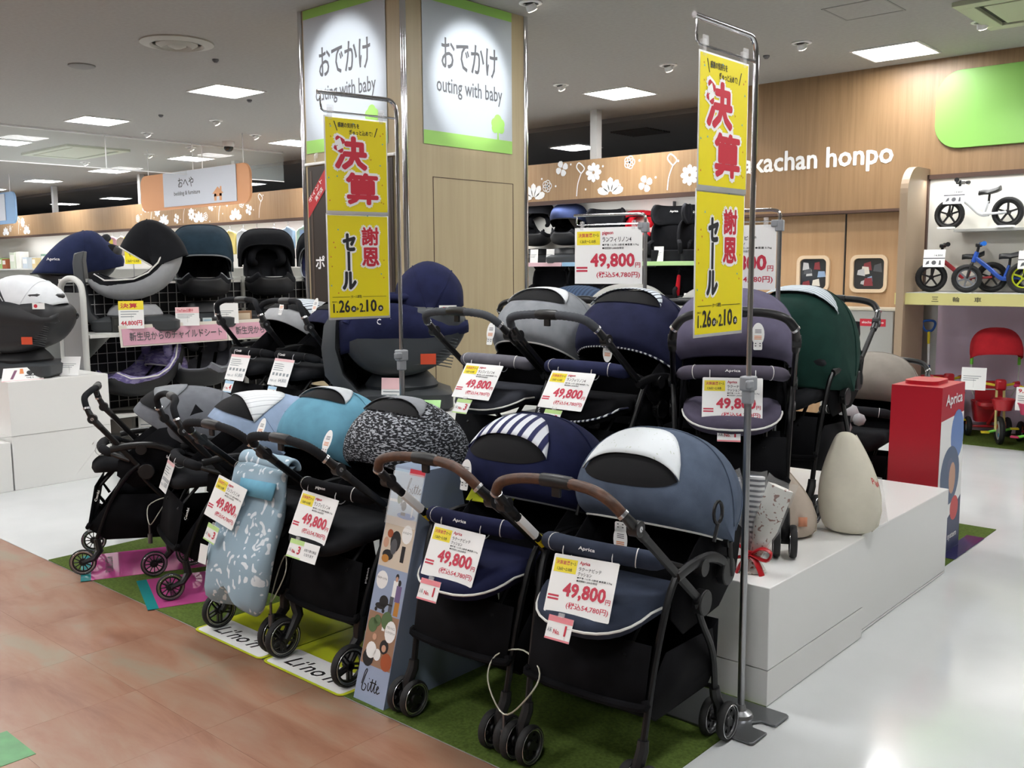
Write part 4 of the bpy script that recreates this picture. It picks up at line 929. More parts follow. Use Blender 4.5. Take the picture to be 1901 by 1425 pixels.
# white cube with arched front opening at far left
t = thing('display_platform', 'tall white display box at far left carrying the white-hooded child seat', 'platform', (0, 0, 0))
B().box(-8.3, 2.72, .0, -7.31, 3.46, .40).box(-8.3, 2.72, .40, -7.31, 3.46, .80).make('platform_box', WHITE, t, bevel=.003)
B().box(-8.3, 1.6, .0, -7.31, 2.71, .36).make('lower_box', WHITE, t, bevel=.003)
B().box(-7.312, 1.62, .401, -7.308, 3.45, .403).make('joint_line', mat('joint_grey', '#a9a9a7', .6), t, flat=True)
# floor sheets
def sheet(name, o, mats, label, z=.0045, loc=None, rz=0, extra=None):
    g = B(); g.prism(o, .001); ob = g.make(name, mats[0], None, flat=True); ob.location = loc; ob.rotation_euler.z = R(rz); tag(ob, label, 'floor mat')
    return ob
PINK = mat('pink_acrylic', '#c04f8f', .08, coat=.6); TEA = mat('teal_edge', '#1f7f80', .2)
for (x, y, rz, lb) in ((-5.0, 2.27, -25, 'glossy pink plate with teal end under the leftmost front stroller'), (-4.35, 2.28, -21, 'glossy pink plate with teal end under the second front stroller')):
    t = thing('pink_floor_plate', lb, 'floor mat', (x, y, .0042), rz)
    B().box(-.28, -.05, 0, .2, .62, .002).make('plate', PINK, t, flat=True)
    B().box(-.28, -.10, 0, .2, -.05, .002).make('teal_end', TEA, t, flat=True)
    g = B(); g.text('HOLIDAYS SWITCH', -.2, .02, .1, .06, .003, M=Mx.Rotation(0, 4, 'Z')); g.make('lettering', BLKP, t, flat=True)
LIME = mat('lime_sheet', '#c6cf2a', .3)
for i, (x, lb) in enumerate(((-3.56, 'lime yellow floor sheet with white lettered edge under the foot muff stroller'), (-3.03, 'lime yellow floor sheet with white lettered edge under the speckled stroller'))):
    t = thing('lime_floor_sheet', lb, 'floor mat', (x, 2.13, .0042), 0)
    B().prism(rrect(-.26, 0, .26, .75, .03), .002).make('sheet', LIME, t, flat=True)
    B().prism(rrect(-.245, .01, .245, .17, .02), .0008, M=Mx.Translation((0, 0, .002))).make('white_panel', WHTP, t, flat=True)
    g = B(); g.text("Li'no'n", -.17, .045, .13, .125, .0032, shear=.25); g.make('lettering', BLKP, t, flat=True)
# ---------------------------------------------------------------- child seats
K_ = 1.16
def car_seat(loc, rz, label, shell, inner, hoodm=None, hood_prof=None, base=True, logo=None, piv=(.16, .42), h=.16, w_=.21, flank=None, trimc=None, vents=False, group=None, stand=False, hw=None, nm='child_car_seat', drop=0, s=1.0):
    t = thing(nm, label, 'child car seat', loc, rz, group); t.scale = (s, s, s)
    z0 = 0 if base else -.14 + drop
    sp = [(-.33, .37, .55), (-.26, .27, .8), (-.12, .215, 1), (.06, .225, 1), (.22, .30, 1), (.33, .43, .95), (.37, .58, .8)]
    def section(y, z, k, ny, nz, s=1, hh=h):
        r = []
        for j in range(13):
            v = -1 + j / 6; x = w_ * k * s * sgp(math.sin(v * PI / 2), .7); q = hh * k * (1 - math.cos(v * PI / 2) ** .6) if abs(v) < 1 else hh * k
            r.append((x, y + ny * q, z + nz * q + z0))
        return r
    def shell_(s, hh, off):
        rows = []
        for i, (y, z, k) in enumerate(sp):
            a = V(sp[max(0, i - 1)][:2]); b_ = V(sp[min(len(sp) - 1, i + 1)][:2]); d = (b_ - a).normalized(); n = V((-d.y, d.x))
            rows.append(section(y + n.x * off, z + n.y * off, k, n.x, n.y, s, hh))
        return rows
    g = B(); g.loft(shell_(1, h, 0)); g.make('shell', shell, t, solid=-.03, subsurf=1, sharp=80)
    g = B(); g.loft(shell_(.86, h * .8, .045)); g.make('cushion', inner, t, solid=.03, subsurf=1, sharp=80)
    g = B(); g.tube(crom([(-.1, .25, .50 + z0), (-.13, .19, .53 + z0), (-.1, .2, .62 + z0), (0, .24, .66 + z0), (.1, .2, .62 + z0), (.13, .19, .53 + z0), (.1, .25, .50 + z0)], 4), .035, 10); g.make('headrest', inner, t, sharp=80)
    for sx in (-1, 1): g = B(); g.tube(crom([(sx * .06, .24, .46 + z0), (sx * .055, .1, .34 + z0), (sx * .03, -.04, .30 + z0)], 4), .014, 6, flat=.4); g.make('harness_strap', BLACKF, t)
    if trimc:
        for sx in (0, -1):
            g = B(); g.tube([V(r[sx]) for r in shell_(1.03, h * 1.02, 0)], .006, 6); g.make('edge_trim', trimc, t)
    if vents:
        for i in range(9):
            g = B(); g.tube([(.215, -.16 + k * .045, .22 + i * .018 + .035 * math.sin(k * .4) + z0) for k in range(8)], .0035, 5); g.make('vent_rib', shell, t)
    if flank:
        for sx in (-1, 1):
            o = [(-.40, .52), (-.30, .48), (-.1, .40), (.12, .42), (.3, .55), (.38, .66), (.40, .60), (.36, .46), (.25, .32), (.05, .235), (-.18, .25), (-.34, .36)]
            g = B(); g.prism(o, .012, M=Mx(((0, 0, 1, sx * .232 - .006), (1, 0, 0, 0), (0, 1, 0, z0), (0, 0, 0, 1)))); g.make('flank_cover', flank, t, bevel=.005)
    if base:
        g = B(); g.loft([[(x, y, z) for x, y in rrect(-a, -b_, a, c_, .05, 4)] for a, b_, c_, z in ((.20, .27, .3, 0), (.215, .29, .32, .02), (.215, .29, .32, .075), (.17, .2, .24, .11))], wrap=True, caps=True); bs = g.make('base', GREYPL if shell is not BLACKP else BLACKP, t, sharp=50)
        g = B(); g.lathe([(.19, .10), (.2, .12), (.18, .16), (.15, .19), (.0, .2)], 28); g.make('turntable', shell, t)
        g = B(); g.cbox((.216, -.05, .045), (.006, .07, .03)); g.make('release_button', SILVER, bs, bevel=.004)
    if stand:
        rows = []
        for y, z, w2 in ((-.18, .03, .12), (-.26, .04, .12), (-.33, .12, .12), (-.36, .3, .11), (-.37, .5, .10), (-.36, .57, .08)): rows.append([(-w2, y - .03, z), (w2, y - .03, z), (w2 + .01, y, z + .01), (w2, y + .04, z + .02), (-w2, y + .04, z + .02), (-w2 - .01, y, z + .01)])
        g = B(); g.loft(rows, wrap=True, caps=True); g.make('anti_rebound_arm', GREYPL, t, bevel=.008); B().box(-.05, -.398, .28, .05, -.388, .48).make('arm_recess', BLACKP, t, bevel=.004)
    if hoodm:
        P = hood_prof or [(-.02, .66), (.02, .74), (.10, .80), (.22, .82), (.34, .78), (.42, .68), (.44, .56)]
        H = Hood([(a, b_ + z0) for a, b_ in P], (piv[0], piv[1] + z0 + .05), hw or [.22, .235, .24, .24, .24, .23, .21], .5, .6)
        g = B(); H.patch(g, 0, H.n, -1, 1, 24, 24); cn = g.make('hood', hoodm, t, solid=.004, sharp=80)
        g = B(); H.patch(g, 0, H.n, -1, 1, 14, 16, k=.96); g.make('lining', LINING, cn, sharp=80)
        g = B(); g.tube([H.at(0, -1 + 2 * i / 24, 1.01) for i in range(25)], .006, 6); g.make('hood_edge', trimc or DARKF, cn)
        g = B(); g.tube([H.at(2.6, -.97 + 1.94 * i / 24, 1.008) for i in range(25)], .003, 5); g.make('seam', hoodm, cn)
    if logo:
        for (tx, x0, z) in ((logo, -.25, .46),):
            g = B(); g.text(tx, x0, z + z0, x0 + .1, z + .03 + z0, .0, M=wallM(.246, 0, 0, 90), off=.03); g.make('logo', WHTP, t, flat=True)
    return t
SHG = mat('seat_shell_grey', '#33373b', .55); SHB = mat('seat_shell_black', '#1b1c1f', .55); NV = fab('seat_navy', '#1d2140', .15); TN = fab('seat_teal', '#233440', .12)
DK = fab('seat_dark', '#17181c', .1); MG = fab('seat_mid_grey', '#6b6c74', .1); LG = fab('seat_light_grey', '#9b9da0', .06); VIO = pattern('violet_check', 'speckle', '#6a6090', '#8d86ad', 18, thr=.5)
def pod_seat(loc, rz, label, hullm, flankm, hoodm, hood_prof, piv, panel=None, hw=.2, s=1.0):
    """rear-turned child seat seen from its side: closed hull on a turntable base"""
    t = thing('child_car_seat', label, 'child car seat', loc, rz); t.scale = (s, s, s)
    o = [(-.30, .44), (-.27, .52), (-.16, .555), (-.02, .56), (.14, .575), (.27, .56), (.34, .50), (.345, .42), (.29, .32), (.2, .24), (.07, .19), (-.07, .18), (-.19, .215), (-.27, .29), (-.305, .37)]
    o = [(p.x, p.y) for p in crom([(a, b, 0) for a, b in o], 3, True)]; cy, cz = 0.0, .40
    rows = [[(x, cy + (y - cy) * k, cz + (z - cz) * k) for y, z in o] for x, k in ((-.235, .55), (-.23, .72), (-.215, .86), (-.18, .96), (-.1, 1), (0, 1.01), (.1, 1), (.18, .96), (.215, .86), (.23, .72), (.235, .55))]
    g = B(); g.loft(rows, wrap=True, caps=True); g.make('shell', hullm, t, sharp=70)
    for sx in (-1, 1):
        rr_ = []
        for j in range(15):
            u = j / 14; y = -.31 + .66 * u; zt = .47 + .10 * math.sin(PI * min(1, u * 1.15) ** .8) ; zb = .31 + .12 * u ** 1.2 + .02 * math.sin(u * 6)
            rr_.append([(sx * (.19 + .052 * math.sin(PI * (q * .8 + .1))) * (1 - .25 * abs(2 * u - 1) ** 4), y, zb + (zt - zb) * q) for q in (0, .15, .35, .6, .85, 1)])
        g = B(); g.loft(rr_); g.make('side_cover', flankm, t, solid=.012, sharp=80)
    g = B(); g.tube(crom([(-.2, -.28, .47), (-.17, -.2, .585), (-.17, .0, .60), (-.16, .2, .61), (0, .3, .60), (.16, .2, .61), (.17, .0, .60), (.17, -.2, .585), (.2, -.28, .47)], 4), .022, 8); g.make('rim_padding', flankm, t, sharp=80)
    g = B(); g.cbox((0, -.02, .575), (.3, .48, .03)); g.make('seat_cushion', DK, t, bevel=.012)
    g = B(); g.lathe([(.0, .1), (.19, .10), (.2, .13), (.17, .17), (.13, .21), (.0, .22)], 28); g.make('turntable', hullm, t)
    g = B(); g.loft([[(x, y, z) for x, y in rrect(-a, -b_, a, c_, .06, 4)] for a, b_, c_, z in ((.20, .25, .24, 0), (.22, .28, .27, .02), (.22, .28, .27, .09), (.18, .22, .21, .115))], wrap=True, caps=True); bs = g.make('base', GREYPL, t, sharp=50)
    g = B(); g.cbox((.222, .0, .05), (.006, .07, .035)); g.make('release_button', SILVER, bs, bevel=.004)
    rows = []
    for y, z, th, w_ in ((-.16, .06, .05, .17), (-.27, .10, .05, .18), (-.35, .20, .045, .19), (-.375, .34, .035, .19), (-.365, .46, .03, .18), (-.35, .50, .02, .16)): rows.append([(x, y + q, z) for x, q in ((-w_, -th), (w_, -th), (w_ + .01, 0), (w_, th), (-w_, th), (-w_ - .01, 0))])
    g = B(); g.loft(rows, wrap=True, caps=True); g.make('support_arm', GREYPL, t, sharp=50)
    for i in range(10):
        g = B(); g.tube([(.216 + .012 * math.sin(PI * (k / 8)), -.06 + k * .04 + i * .004, .225 + i * .016 + .03 * math.sin(k * .35)) for k in range(9)], .0028, 4); g.make('vent_rib', hullm, t)
    H = Hood(hood_prof, piv, [hw, hw + .01, hw + .015, hw + .015, hw + .015, hw + .01, hw], .6, .75)
    g = B(); H.patch(g, 0, H.n, -1, 1, 24, 24); cn = g.make('hood', hoodm, t, solid=.004, sharp=80)
    g = B(); H.patch(g, 0, H.n, -1, 1, 12, 16, k=.965); g.make('lining', LINING, cn, sharp=80)
    for u in (0, 2.2, 4.2): g = B(); g.tube([H.at(u, -1 + 2 * i / 24, 1.008) for i in range(25)], .0045 if u == 0 else .003, 5); g.make('hood_edge', hoodm, cn)
    if panel: g = B(); H.patch(g, .6, 2.4, -1, 1, 8, 20, k=1.008); g.make('dark_panel', panel, cn, sharp=80)
    g = B(); g.text('Combi', -.12, .465, -.03, .495, .0, M=wallM(.25, 0, 0, 90), off=.03); g.make('logo', WHTP, t, flat=True)
    B().box(.236, .10, .255, .2385, .18, .31).make('orange_label', mat('orange_label', '#c8492a', .5), t, flat=True)
    B().box(.243, .2, .515, .2455, .29, .56).make('white_label', PAPER, t, flat=True)
    g = B(); g.poly(circ(.225, .538, .014, 12), .2465, M=wallM(0, 0, 0, 90)); g.make('red_mark', REDP, t, flat=True)
    return t
pod_seat((-4.13, 3.68, .805), -42, 'big dark grey child seat with navy hood on the tall white platform before the column', SHG, NV, NV, [(-.02, .56), (-.02, .66), (.05, .75), (.15, .79), (.26, .75), (.33, .66), (.34, .55)], (.15, .50), s=1.06)
pod_seat((-7.64, 2.98, .805), -48, 'black child seat with white hood on the tall white box at far left', SHB, SHB, WHF, [(-.30, .50), (-.27, .62), (-.16, .72), (-.0, .765), (.16, .73), (.28, .65), (.33, .55)], (.04, .46), panel=mat('hood_panel_dark', '#2c2d30', .8), s=1.0)
# mesh rack with shelves (runs along Y), open towards +X
RK = mat('rack_white', '#c3c4c0', .45); WIRE = mat('rack_wire', '#9a9b9a', .4)
t = thing('wire_rack', 'white shop rack with wire mesh panels and a rounded end frame left of the column', 'rack', (-8.17, 0, 0))
g = B(); g.tube([(.42, 3.5, .02), (.42, 3.5, 1.38)] + crom([(.42, 3.5, 1.38), (.39, 3.5, 1.48), (.28, 3.5, 1.53), (.14, 3.5, 1.53), (.03, 3.5, 1.48), (0, 3.5, 1.38)], 4)[1:] + [(0, 3.5, .02)], .025, 10); g.make('end_frame', RK, t)
B().box(.02, 3.495, .03, .40, 3.505, 1.42).make('end_panel', mat('rack_panel', '#8b8d8d', .3), t, flat=True)
for y in (5.25, 7.0):
    g = B(); g.cyl((0, y, .02), (0, y, 1.54), .022, 8); g.make('post', RK, t)
B().box(-.02, 3.5, 1.50, .01, 7.0, 1.53).make('top_rail', RK, t, bevel=.002)
for a, b_ in ((3.53, 5.23), (5.27, 7.0)):
    g = B(); y = a
    while y < b_: g.box(0, y - .003, .1, .005, y + .003, 1.51); y += .085
    z = .12
    while z < 1.51: g.box(.004, a, z - .003, .009, b_, z + .003); z += .085
    g.make('wire_mesh', WIRE, t, flat=True)
for z in (1.08, .40, .10): B().box(.02, 3.53, z - .03, .44, 7.0, z).make('shelf', SH, t, bevel=.003)
for y in (3.7, 5.3):
    g = B(); g.prism([(0, 0), (.40, 0), (0, -.2)], .004, M=Mx(((1, 0, 0, .02), (0, 0, 1, y), (0, 1, 0, 1.05), (0, 0, 0, 1)))); g.make('shelf_bracket', RK, t)
B().box(-.03, 3.53, .1, -.012, 7.0, 1.48).make('back_sheet', mat('back_black', '#141418', .9), t, flat=True)
for (a, b_, tx, f) in ((3.79, 4.78, '新生児からのチャイルドシート', 1), (4.80, 5.79, '新生児からのチャイルドシート', 1)):
    p = thing('shelf_banner', 'pink shelf strip with Japanese lettering, %s on the wire rack' % ('nearer one' if a < 4.5 else 'farther one'), 'shelf sign', (-7.715, a, 1.06))
    M = wallM(0, 0, 0, 90, -8)
    B().box(0, -.085, 0, .975, .055, .004, M=M).make('strip', mat('strip_pink', '#d2a0b2', .45), p, flat=True); B().box(-.02, -.098, -.003, .985, .085, -.001, M=M).make('holder', mat('strip_holder', '#d8d3c8', .4), p, flat=True)
    g = B(); g.text(tx, .06, -.052, .93, .023, .007, M=M); g.make('lettering', GRYP, p, flat=True)
t_ = thing('shop_shelf', 'grey storage counter behind the end of the wire rack', 'counter', (-9.65, 4.6, 0)); B().box(-.35, -1.2, 0, .35, 1.6, 1.255).make('counter_body', mat('counter_grey', '#8d8f8e', .5), t_, bevel=.01)
car_seat((-9.55, 4.28, 1.26), -20, 'navy and black hooded child seat on the counter behind the rack end', SHB, DK, fab('seat_navy2', '#232a48'), logo='Aprica', base=False, drop=.05, hood_prof=[(-.36, .36), (-.2, .56), (-.05, .68), (.12, .72), (.25, .62), (.36, .5), (.36, .42)], hw=[.2, .23, .25, .25, .24, .22, .2], piv=(.0, .3), s=K_)
s = car_seat((-8.02, 4.07, 1.081), -32, 'black child seat with pale grey shell and white-edged hood on the rack', LG, DK, DK, trimc=PIPING, base=True, stand=True, s=K_, hood_prof=[(-.08, .62), (-.02, .72), (.06, .8), (.16, .82), (.28, .76), (.36, .66), (.4, .56)], hw=[.17, .18, .2, .2, .2, .2, .2])
car_seat((-8.074, 4.779, 1.081), 62, 'dark teal child seat with large round hood on the rack', SHB, DK, TN, trimc=mat('grey_trim', '#7f858a', .5), hood_prof=[(-.14, .56), (-.1, .68), (0, .77), (.14, .81), (.27, .75), (.38, .62), (.42, .5)], piv=(.12, .38), s=K_)
car_seat((-8.074, 5.498, 1.081), 62, 'all black child seat next to the dark teal one on the rack', SHB, DK, DK, trimc=None, hood_prof=[(.1, .66), (.1, .72), (.14, .77), (.22, .8), (.3, .76), (.38, .66), (.42, .5)], piv=(.2, .42), s=K_)
car_seat((-8.004, 6.148, 1.081), 62, 'black child seat with navy side at the far end of the rack top', SHB, NV, DK, trimc=mat('grey_trim', '', .5), hood_prof=[(.1, .66), (.1, .72), (.14, .77), (.22, .8), (.3, .76), (.38, .66), (.42, .5)], piv=(.2, .42), s=K_)
car_seat((-7.934, 4.014, 0.401), 10, 'low black child seat with violet check cushion on the rack lower shelf', SHB, VIO, VIO, trimc=PIPING, base=False, hood_prof=[(.16, .44), (.16, .5), (.2, .54), (.27, .55), (.33, .52), (.38, .46), (.38, .4)], hw=[.16] * 7, piv=(.26, .34), drop=.02, s=K_)
car_seat((-7.888, 4.617, 0.401), 48, 'grey padded child seat with dark hood on the rack lower shelf', SHB, MG, DK, base=False, drop=.05, trimc=mat('grey_trim', '', .5), s=K_)
# cards and boxes around the rack
def small_card(loc, rz, label, w_, h_, top=None, big=None, tilt=-8, body='card', topc=None):
    t = thing('shelf_card', label, 'price card', loc, rz); M = wallM(0, 0, 0, 0, -tilt if tilt > 0 else tilt)
    M = wallM(0, 0, 0, 0) @ Mx.Rotation(R(tilt), 4, 'X')
    B().box(-w_ / 2, 0, 0, w_ / 2, h_, .002, M=M).make('card', PAPER, t, flat=True)
    if topc: B().box(-w_ / 2, h_ * .68, .002, w_ / 2, h_, .0026, M=M).make('colour_band', topc, t, flat=True)
    g = B(); gk = B()
    if top: g.text(top, -w_ * .42, h_ * .74, w_ * .25, h_ * .92, .003, M=M, off=.035)
    if big: g.text(big, -w_ * .42, h_ * .1, w_ * .42, h_ * .3, .0026, M=M, off=.04)
    for i in range(3): gk.poly([(-w_ * .42, h_ * (.6 - .09 * i)), (w_ * (.3 - .1 * i), h_ * (.6 - .09 * i)), (w_ * (.3 - .1 * i), h_ * (.63 - .09 * i)), (-w_ * .42, h_ * (.63 - .09 * i))], .0026, M=M)
    if g.v: g.make('red_lettering', REDP, t, flat=True)
    gk.make('grey_lettering', mat('pale_print', '', .5), t, flat=True)
    g = B(); g.prism([(0, 0), (.04, 0), (0, h_ * .5)], .003, M=wallM(0, .002, 0, 90)); g.make('easel_foot', CLEAR, t, flat=True)
    return t
small_card((-7.706, 3.874, 1.115), 60, 'yellow-topped price card standing on the rack shelf', 0.197, 0.232, '決算', '44,800円', topc=CY)
small_card((-7.706, 4.385, 1.115), 60, 'white notice card with a red band on the rack shelf', 0.197, 0.162, 'YouTube公開中', None, topc=CP)
small_card((-7.717, 4.779, 1.115), 60, 'white price card on the rack shelf before the black seats', 0.209, 0.186, None, None)
small_card((-7.795, 4.060, 0.10200000000000001), 60, 'price card on the bottom shelf of the wire rack', 0.232, 0.278, None, '57,800')
small_card((-7.4, 3.2, .801), 40, 'small grey card beside the white-hooded child seat', .15, .15, None, None, tilt=-20)
small_card((-3.98, 3.47, .803), 30, 'pink-topped price card at the foot of the big dark child seat', .13, .2, None, '69,800', topc=CP)
def sbox(name, loc, rz, sz, c1, label, c2='#e8e6e0', cat='box', group=None):
    t = thing(name, label, cat, loc, rz, group); a, b_, h = sz
    B().box(-a / 2, -b_ / 2, 0, a / 2, b_ / 2, h).make('carton', mat('carton_' + c1[1:], c1, .5), t, bevel=.002)
    B().box(-a * .4, -b_ / 2 - .0015, h * .45, a * .4, -b_ / 2, h * .85).make('print_panel', mat('print_' + c2[1:], c2, .5), t, flat=True)
    return t
sbox('product_box', (-7.784, 4.501, 1.082), 75, (.08, .05, .09), '#c9cdd0', 'small white and orange product box on the rack shelf', '#d2622c')
sbox('product_box', (-7.784, 4.617, 1.082), 75, (.08, .05, .09), '#c7d3d6', 'second small white product box on the rack shelf', '#9fc0cf')
sbox('product_box', (-7.795, 4.988, 1.082), 75, (.16, .08, .14), '#8d6b50', 'brown printed product box on the rack shelf', '#d9c7ae')
sbox('product_box', (-7.888, 3.874, 1.082), 75, (.16, .1, .13), '#2a2b28', 'dark carton under the near rack seat', '#3a3b36')
sbox('product_box', (-7.888, 3.828, 0.10200000000000001), 60, (.22, .2, .3), '#3a3733', 'dark brown carton on the bottom rack shelf', '#4c463f')
sbox('product_box', (-7.888, 4.466, 0.10200000000000001), 80, (.5, .25, .26), '#2f2e2c', 'long dark carton on the bottom rack shelf', '#3b3a37')
# folded display leaflet on far left box
t = thing('folded_leaflet', 'folded white leaflet with pink edge in front of the white-hooded seat', 'leaflet', (-7.36, 2.86, .802), 82)
M = wallM(0, 0, 0, 0, -30)
B().prism([(-.16, 0), (.13, 0), (.10, .1), (-.13, .1)], .002, M=M).make('leaflet_sheet', PAPER, t, flat=True); B().box(-.16, -.006, 0, .13, .0, .003, M=M).make('pink_edge', CP, t, flat=True)
g = B(); g.poly([(-.1, .01), (-.08, .01), (-.04, .08), (-.06, .08)], .0025, M=M); g.poly(circ(.04, .055, .022, 12, .018), .0025, m=1, M=M); g.poly([(.0, .03), (.08, .03), (.075, .038), (.01, .038)], .0025, m=1, M=M); g.poly([(-.03, .05), (0, .05), (.0, .09), (-.02, .09)], .0025, m=2, M=M)
g.text('THE S', .01, .01, .06, .022, .0025, m=1, M=M); g.make('printed_picture', [mat('plum_print', '#7c4a68', .5), BLKP, mat('tag_orange', '', .5)], t, flat=True)
# wall shelf seats
def booster(loc, rz, label, c1, c2, hd=.17, wing=.22, logo=None):
    t = thing('booster_seat', label, 'child car seat', loc, rz)
    g = B(); g.loft([[(x, y, z) for x, y in rrect(-.21, -.2, .21, .2, .06, 4)] for z in (0, .1, .14)], wrap=True, caps=True); g.make('seat', c1, t, bevel=.01)
    g = B(); g.loft([[(-w_, -.06 + d, z), (-w_ * .95, .1 + d, z), (0, .14 + d, z), (w_ * .95, .1 + d, z), (w_, -.06 + d, z)] for w_, d, z in ((.19, 0, .12), (.22, .02, .25), (.21, .04, .42), (.15, .06, .48))]); g.make('backrest', c1, t, solid=.05, subsurf=1, sharp=80)
    g = B(); g.loft([[(-w_, -.1 + d, z), (-w_ * .98, .08 + d, z), (0, .12 + d, z), (w_ * .98, .08 + d, z), (w_, -.1 + d, z)] for w_, d, z in ((hd * .85, .05, .44), (wing, .05, .50), (wing, .06, .62), (hd, .08, .67))]); g.make('headrest', c2, t, solid=.05, subsurf=1, sharp=80)
    for sx in (-1, 1): g = B(); g.tube(crom([(sx * .23, -.12, .1), (sx * .24, -.15, .2), (sx * .23, .0, .24)], 4), .025, 8); g.make('armrest', c1, t)
    if logo: g = B(); g.text(logo, -.05, .58, .05, .61, .0, M=wallM(0, .11, 0, 0), off=.03); g.make('logo', WHTP, t, flat=True)
    return t
RD = fab('seat_red', '#c8202f', .1)
car_seat((-7.75, 9.78, 1.656), 25, 'navy hooded child seat on the wall shelf right of the column', SHB, DK, fab('shelf_navy', '#1f2947'), hood_prof=[(-.16, .56), (-.12, .66), (-.02, .73), (.12, .76), (.25, .72), (.36, .62), (.4, .5)])
booster((-7.13, 9.76, 1.656), 20, 'black child seat with dark red side stripe on the wall shelf', DK, DK)
car_seat((-6.66, 9.82, 1.60), 30, 'bright red child seat on the wall shelf behind the left price sign', SHB, RD, RD, base=True, hood_prof=[(.16, .62), (.14, .66), (.2, .69), (.27, .69), (.33, .66), (.37, .6), (.38, .52)], piv=(.26, .44))
booster((-6.17, 9.76, 1.656), 20, 'black high-back booster seat with white logo on the wall shelf', DK, fab('booster_black', '#1a1b1e'), logo='Aprica')
booster((-5.80, 9.76, 1.656), 40, 'black booster seat with round headrest at the right end of the wall shelf', DK, DK, .13, .17)
car_seat((-8.3, 9.82, 1.656), 30, 'dark child seat on the wall shelf half hidden by the column edge', SHB, DK, DK)
for i, (x, c, lb) in enumerate(((-8.0, DK, 'black child seat on the lower wall shelf next to the column'), (-7.42, DK, 'second black child seat on the lower wall shelf'), (-6.83, DK, 'black child seat with red buckle loop on the lower wall shelf'), (-6.28, RD, 'child seat with a red side bolster on the lower wall shelf'), (-5.80, DK, 'last dark child seat on the lower wall shelf'))):
    booster((x, 9.75, 1.131), 20, lb, DK if i != 3 else DK, c if i != 3 else DK)
tag(B().cbox((0, 0, .2), (.07, .05, .36), (0, .1, 0), taper=.6).make('red_bolster', RD, loc=(-5.98, 9.6, 1.131), bevel=.015), 'red side bolster standing between the dark lower shelf seats', 'cushion')
for i, (x, z, lb) in enumerate(((-7.83, 1.656, 'left white price card standing on the wall shelf'), (-6.2, 1.656, 'white price card before the high-back booster on the wall shelf'), (-8.1, 1.656, 'white price card half hidden by the column edge'))):
    small_card((x, 9.53, z), 0, lb, .13, .18, None, None, -4)
small_card((-5.75, 9.5, 1.135), 10, 'tilted white price card on the lower wall shelf', .17, .17, None, None, -12)
# ---------------------------------------------------------------- sign stands with price signs
def sign_stand(loc, rz, h, brand, model, model2, label, label2):
    t = thing('sign_stand', label, 'sign stand', loc, rz)
    g = B(); g.cyl((0, 0, .01), (0, 0, h - .05), .010, 10); g.make('pole', STEEL, t)
    g = B(); g.tube([(0, 0, h - .06)] + crom([(0, 0, h - .05), (-.005, 0, h - .01), (-.04, 0, h)], 4) + [(-.40, 0, h)], .008, 10); g.tube([(-.03, 0, h - .05), (-.38, 0, h - .05), (-.385, 0, h - .04), (-.385, 0, h)], .004, 6); g.make('top_rail', CHROME, t)
    g = B(); g.cbox((0, 0, h - .07), (.035, .035, .05)); g.cbox((-.02, -.01, h - .06), (.03, .02, .03)); g.make('clamp', mat('clamp_grey', ''), t, bevel=.004)
    B().prism(rrect(-.12, -.1, .12, .1, .02, 3), .006).make('base_plate', mat('base_steel', ''), t)
    p = thing('price_sign', label2, 'price sign', loc, rz); k = .38 / .235
    M = wallM(-.20, -.012, h - .065, 0) ; S = Mx.Scale(k, 4); S[2][2] = 1
    B().prism([(-.19, -.29), (.19, -.29), (.19, 0), (-.19, 0)], .0015, M=M @ Mx.Translation((0, 0, -.0015))).make('sign_sheet', PAPER, p, flat=True)
    gy, gr, gk = B(), B(), B(); price_face(gy, gr, gk, M @ S, brand, model, model2)
    gy.make('yellow_print', CY, p, flat=True); gr.make('red_print', CR, p, flat=True); gk.make('black_print', BLKP, p, flat=True)
    for x in (-.35, -.06): g = B(); g.cbox((x, -.006, h - .055), (.02, .014, .045)); g.make('sign_clip', CLEAR, p, bevel=.002)
sign_stand((-2.76, 4.12, PB), 12, 1.42, 'pigeon', 'ランフィリノン4', None, 'slim steel sign stand between the two middle platform rows', 'white price sign with red price raised before the bright red child seat')
sign_stand((-1.98, 4.02, PB), 12, 1.40, 'Aprica', 'ラクーナビッテ', 'クッション', 'slim steel sign stand behind the mauve grey stroller', 'white price sign with red price partly hidden by the tall right banner')
# ---------------------------------------------------------------- standee and red box
BLU = mat('standee_blue', '#9aa8c2', .35); BLU2 = mat('standee_side', '#8492a8', .4)
t = thing('display_standee', 'slim pale blue standee with four printed pictures leaning between two front strollers', 'standee', (-2.65, 2.165, .004))
pr_ = [(0, 0), (.57, 0), (.40, .85), (.235, .85)]
g = B(); vs = [(x, y, z) for x in (-.085, .085) for y, z in pr_]; g.add(vs, [(0, 1, 2, 3), (7, 6, 5, 4), (0, 4, 5, 1), (1, 5, 6, 2), (2, 6, 7, 3), (3, 7, 4, 0)]); g.make('standee_body', BLU2, t, flat=True)
an = math.atan2(.235, .85); L_ = math.hypot(.235, .85)
M = wallM(0, 0, 0, 0) @ Mx.Rotation(-an, 4, 'X') @ Mx.Translation((0, 0, .001))
cols = [BLU, mat('pic_sky', '#b6cbdc', .4), mat('pic_sand', '#d5c7b4', .4), mat('pic_wood', '#9d7a62', .4), BLKP, mat('pic_skin', '#c99c82', .5), WHTP, mat('pic_ochre', '#bd8136', .5), mat('pic_purple', '#74618c', .5), mat('pic_leaf', '#587048', .5), mat('pic_rust', '#a4512c', .5), mat('pic_blue2', '#5f86c4', .5), GRYP]
g = B()
def q(x0, y0, x1, y1, m, z=0): g.poly([(x0, y0), (x1, y0), (x1, y1), (x0, y1)], z, m, M)
q(-.085, 0, .085, L_, 0)
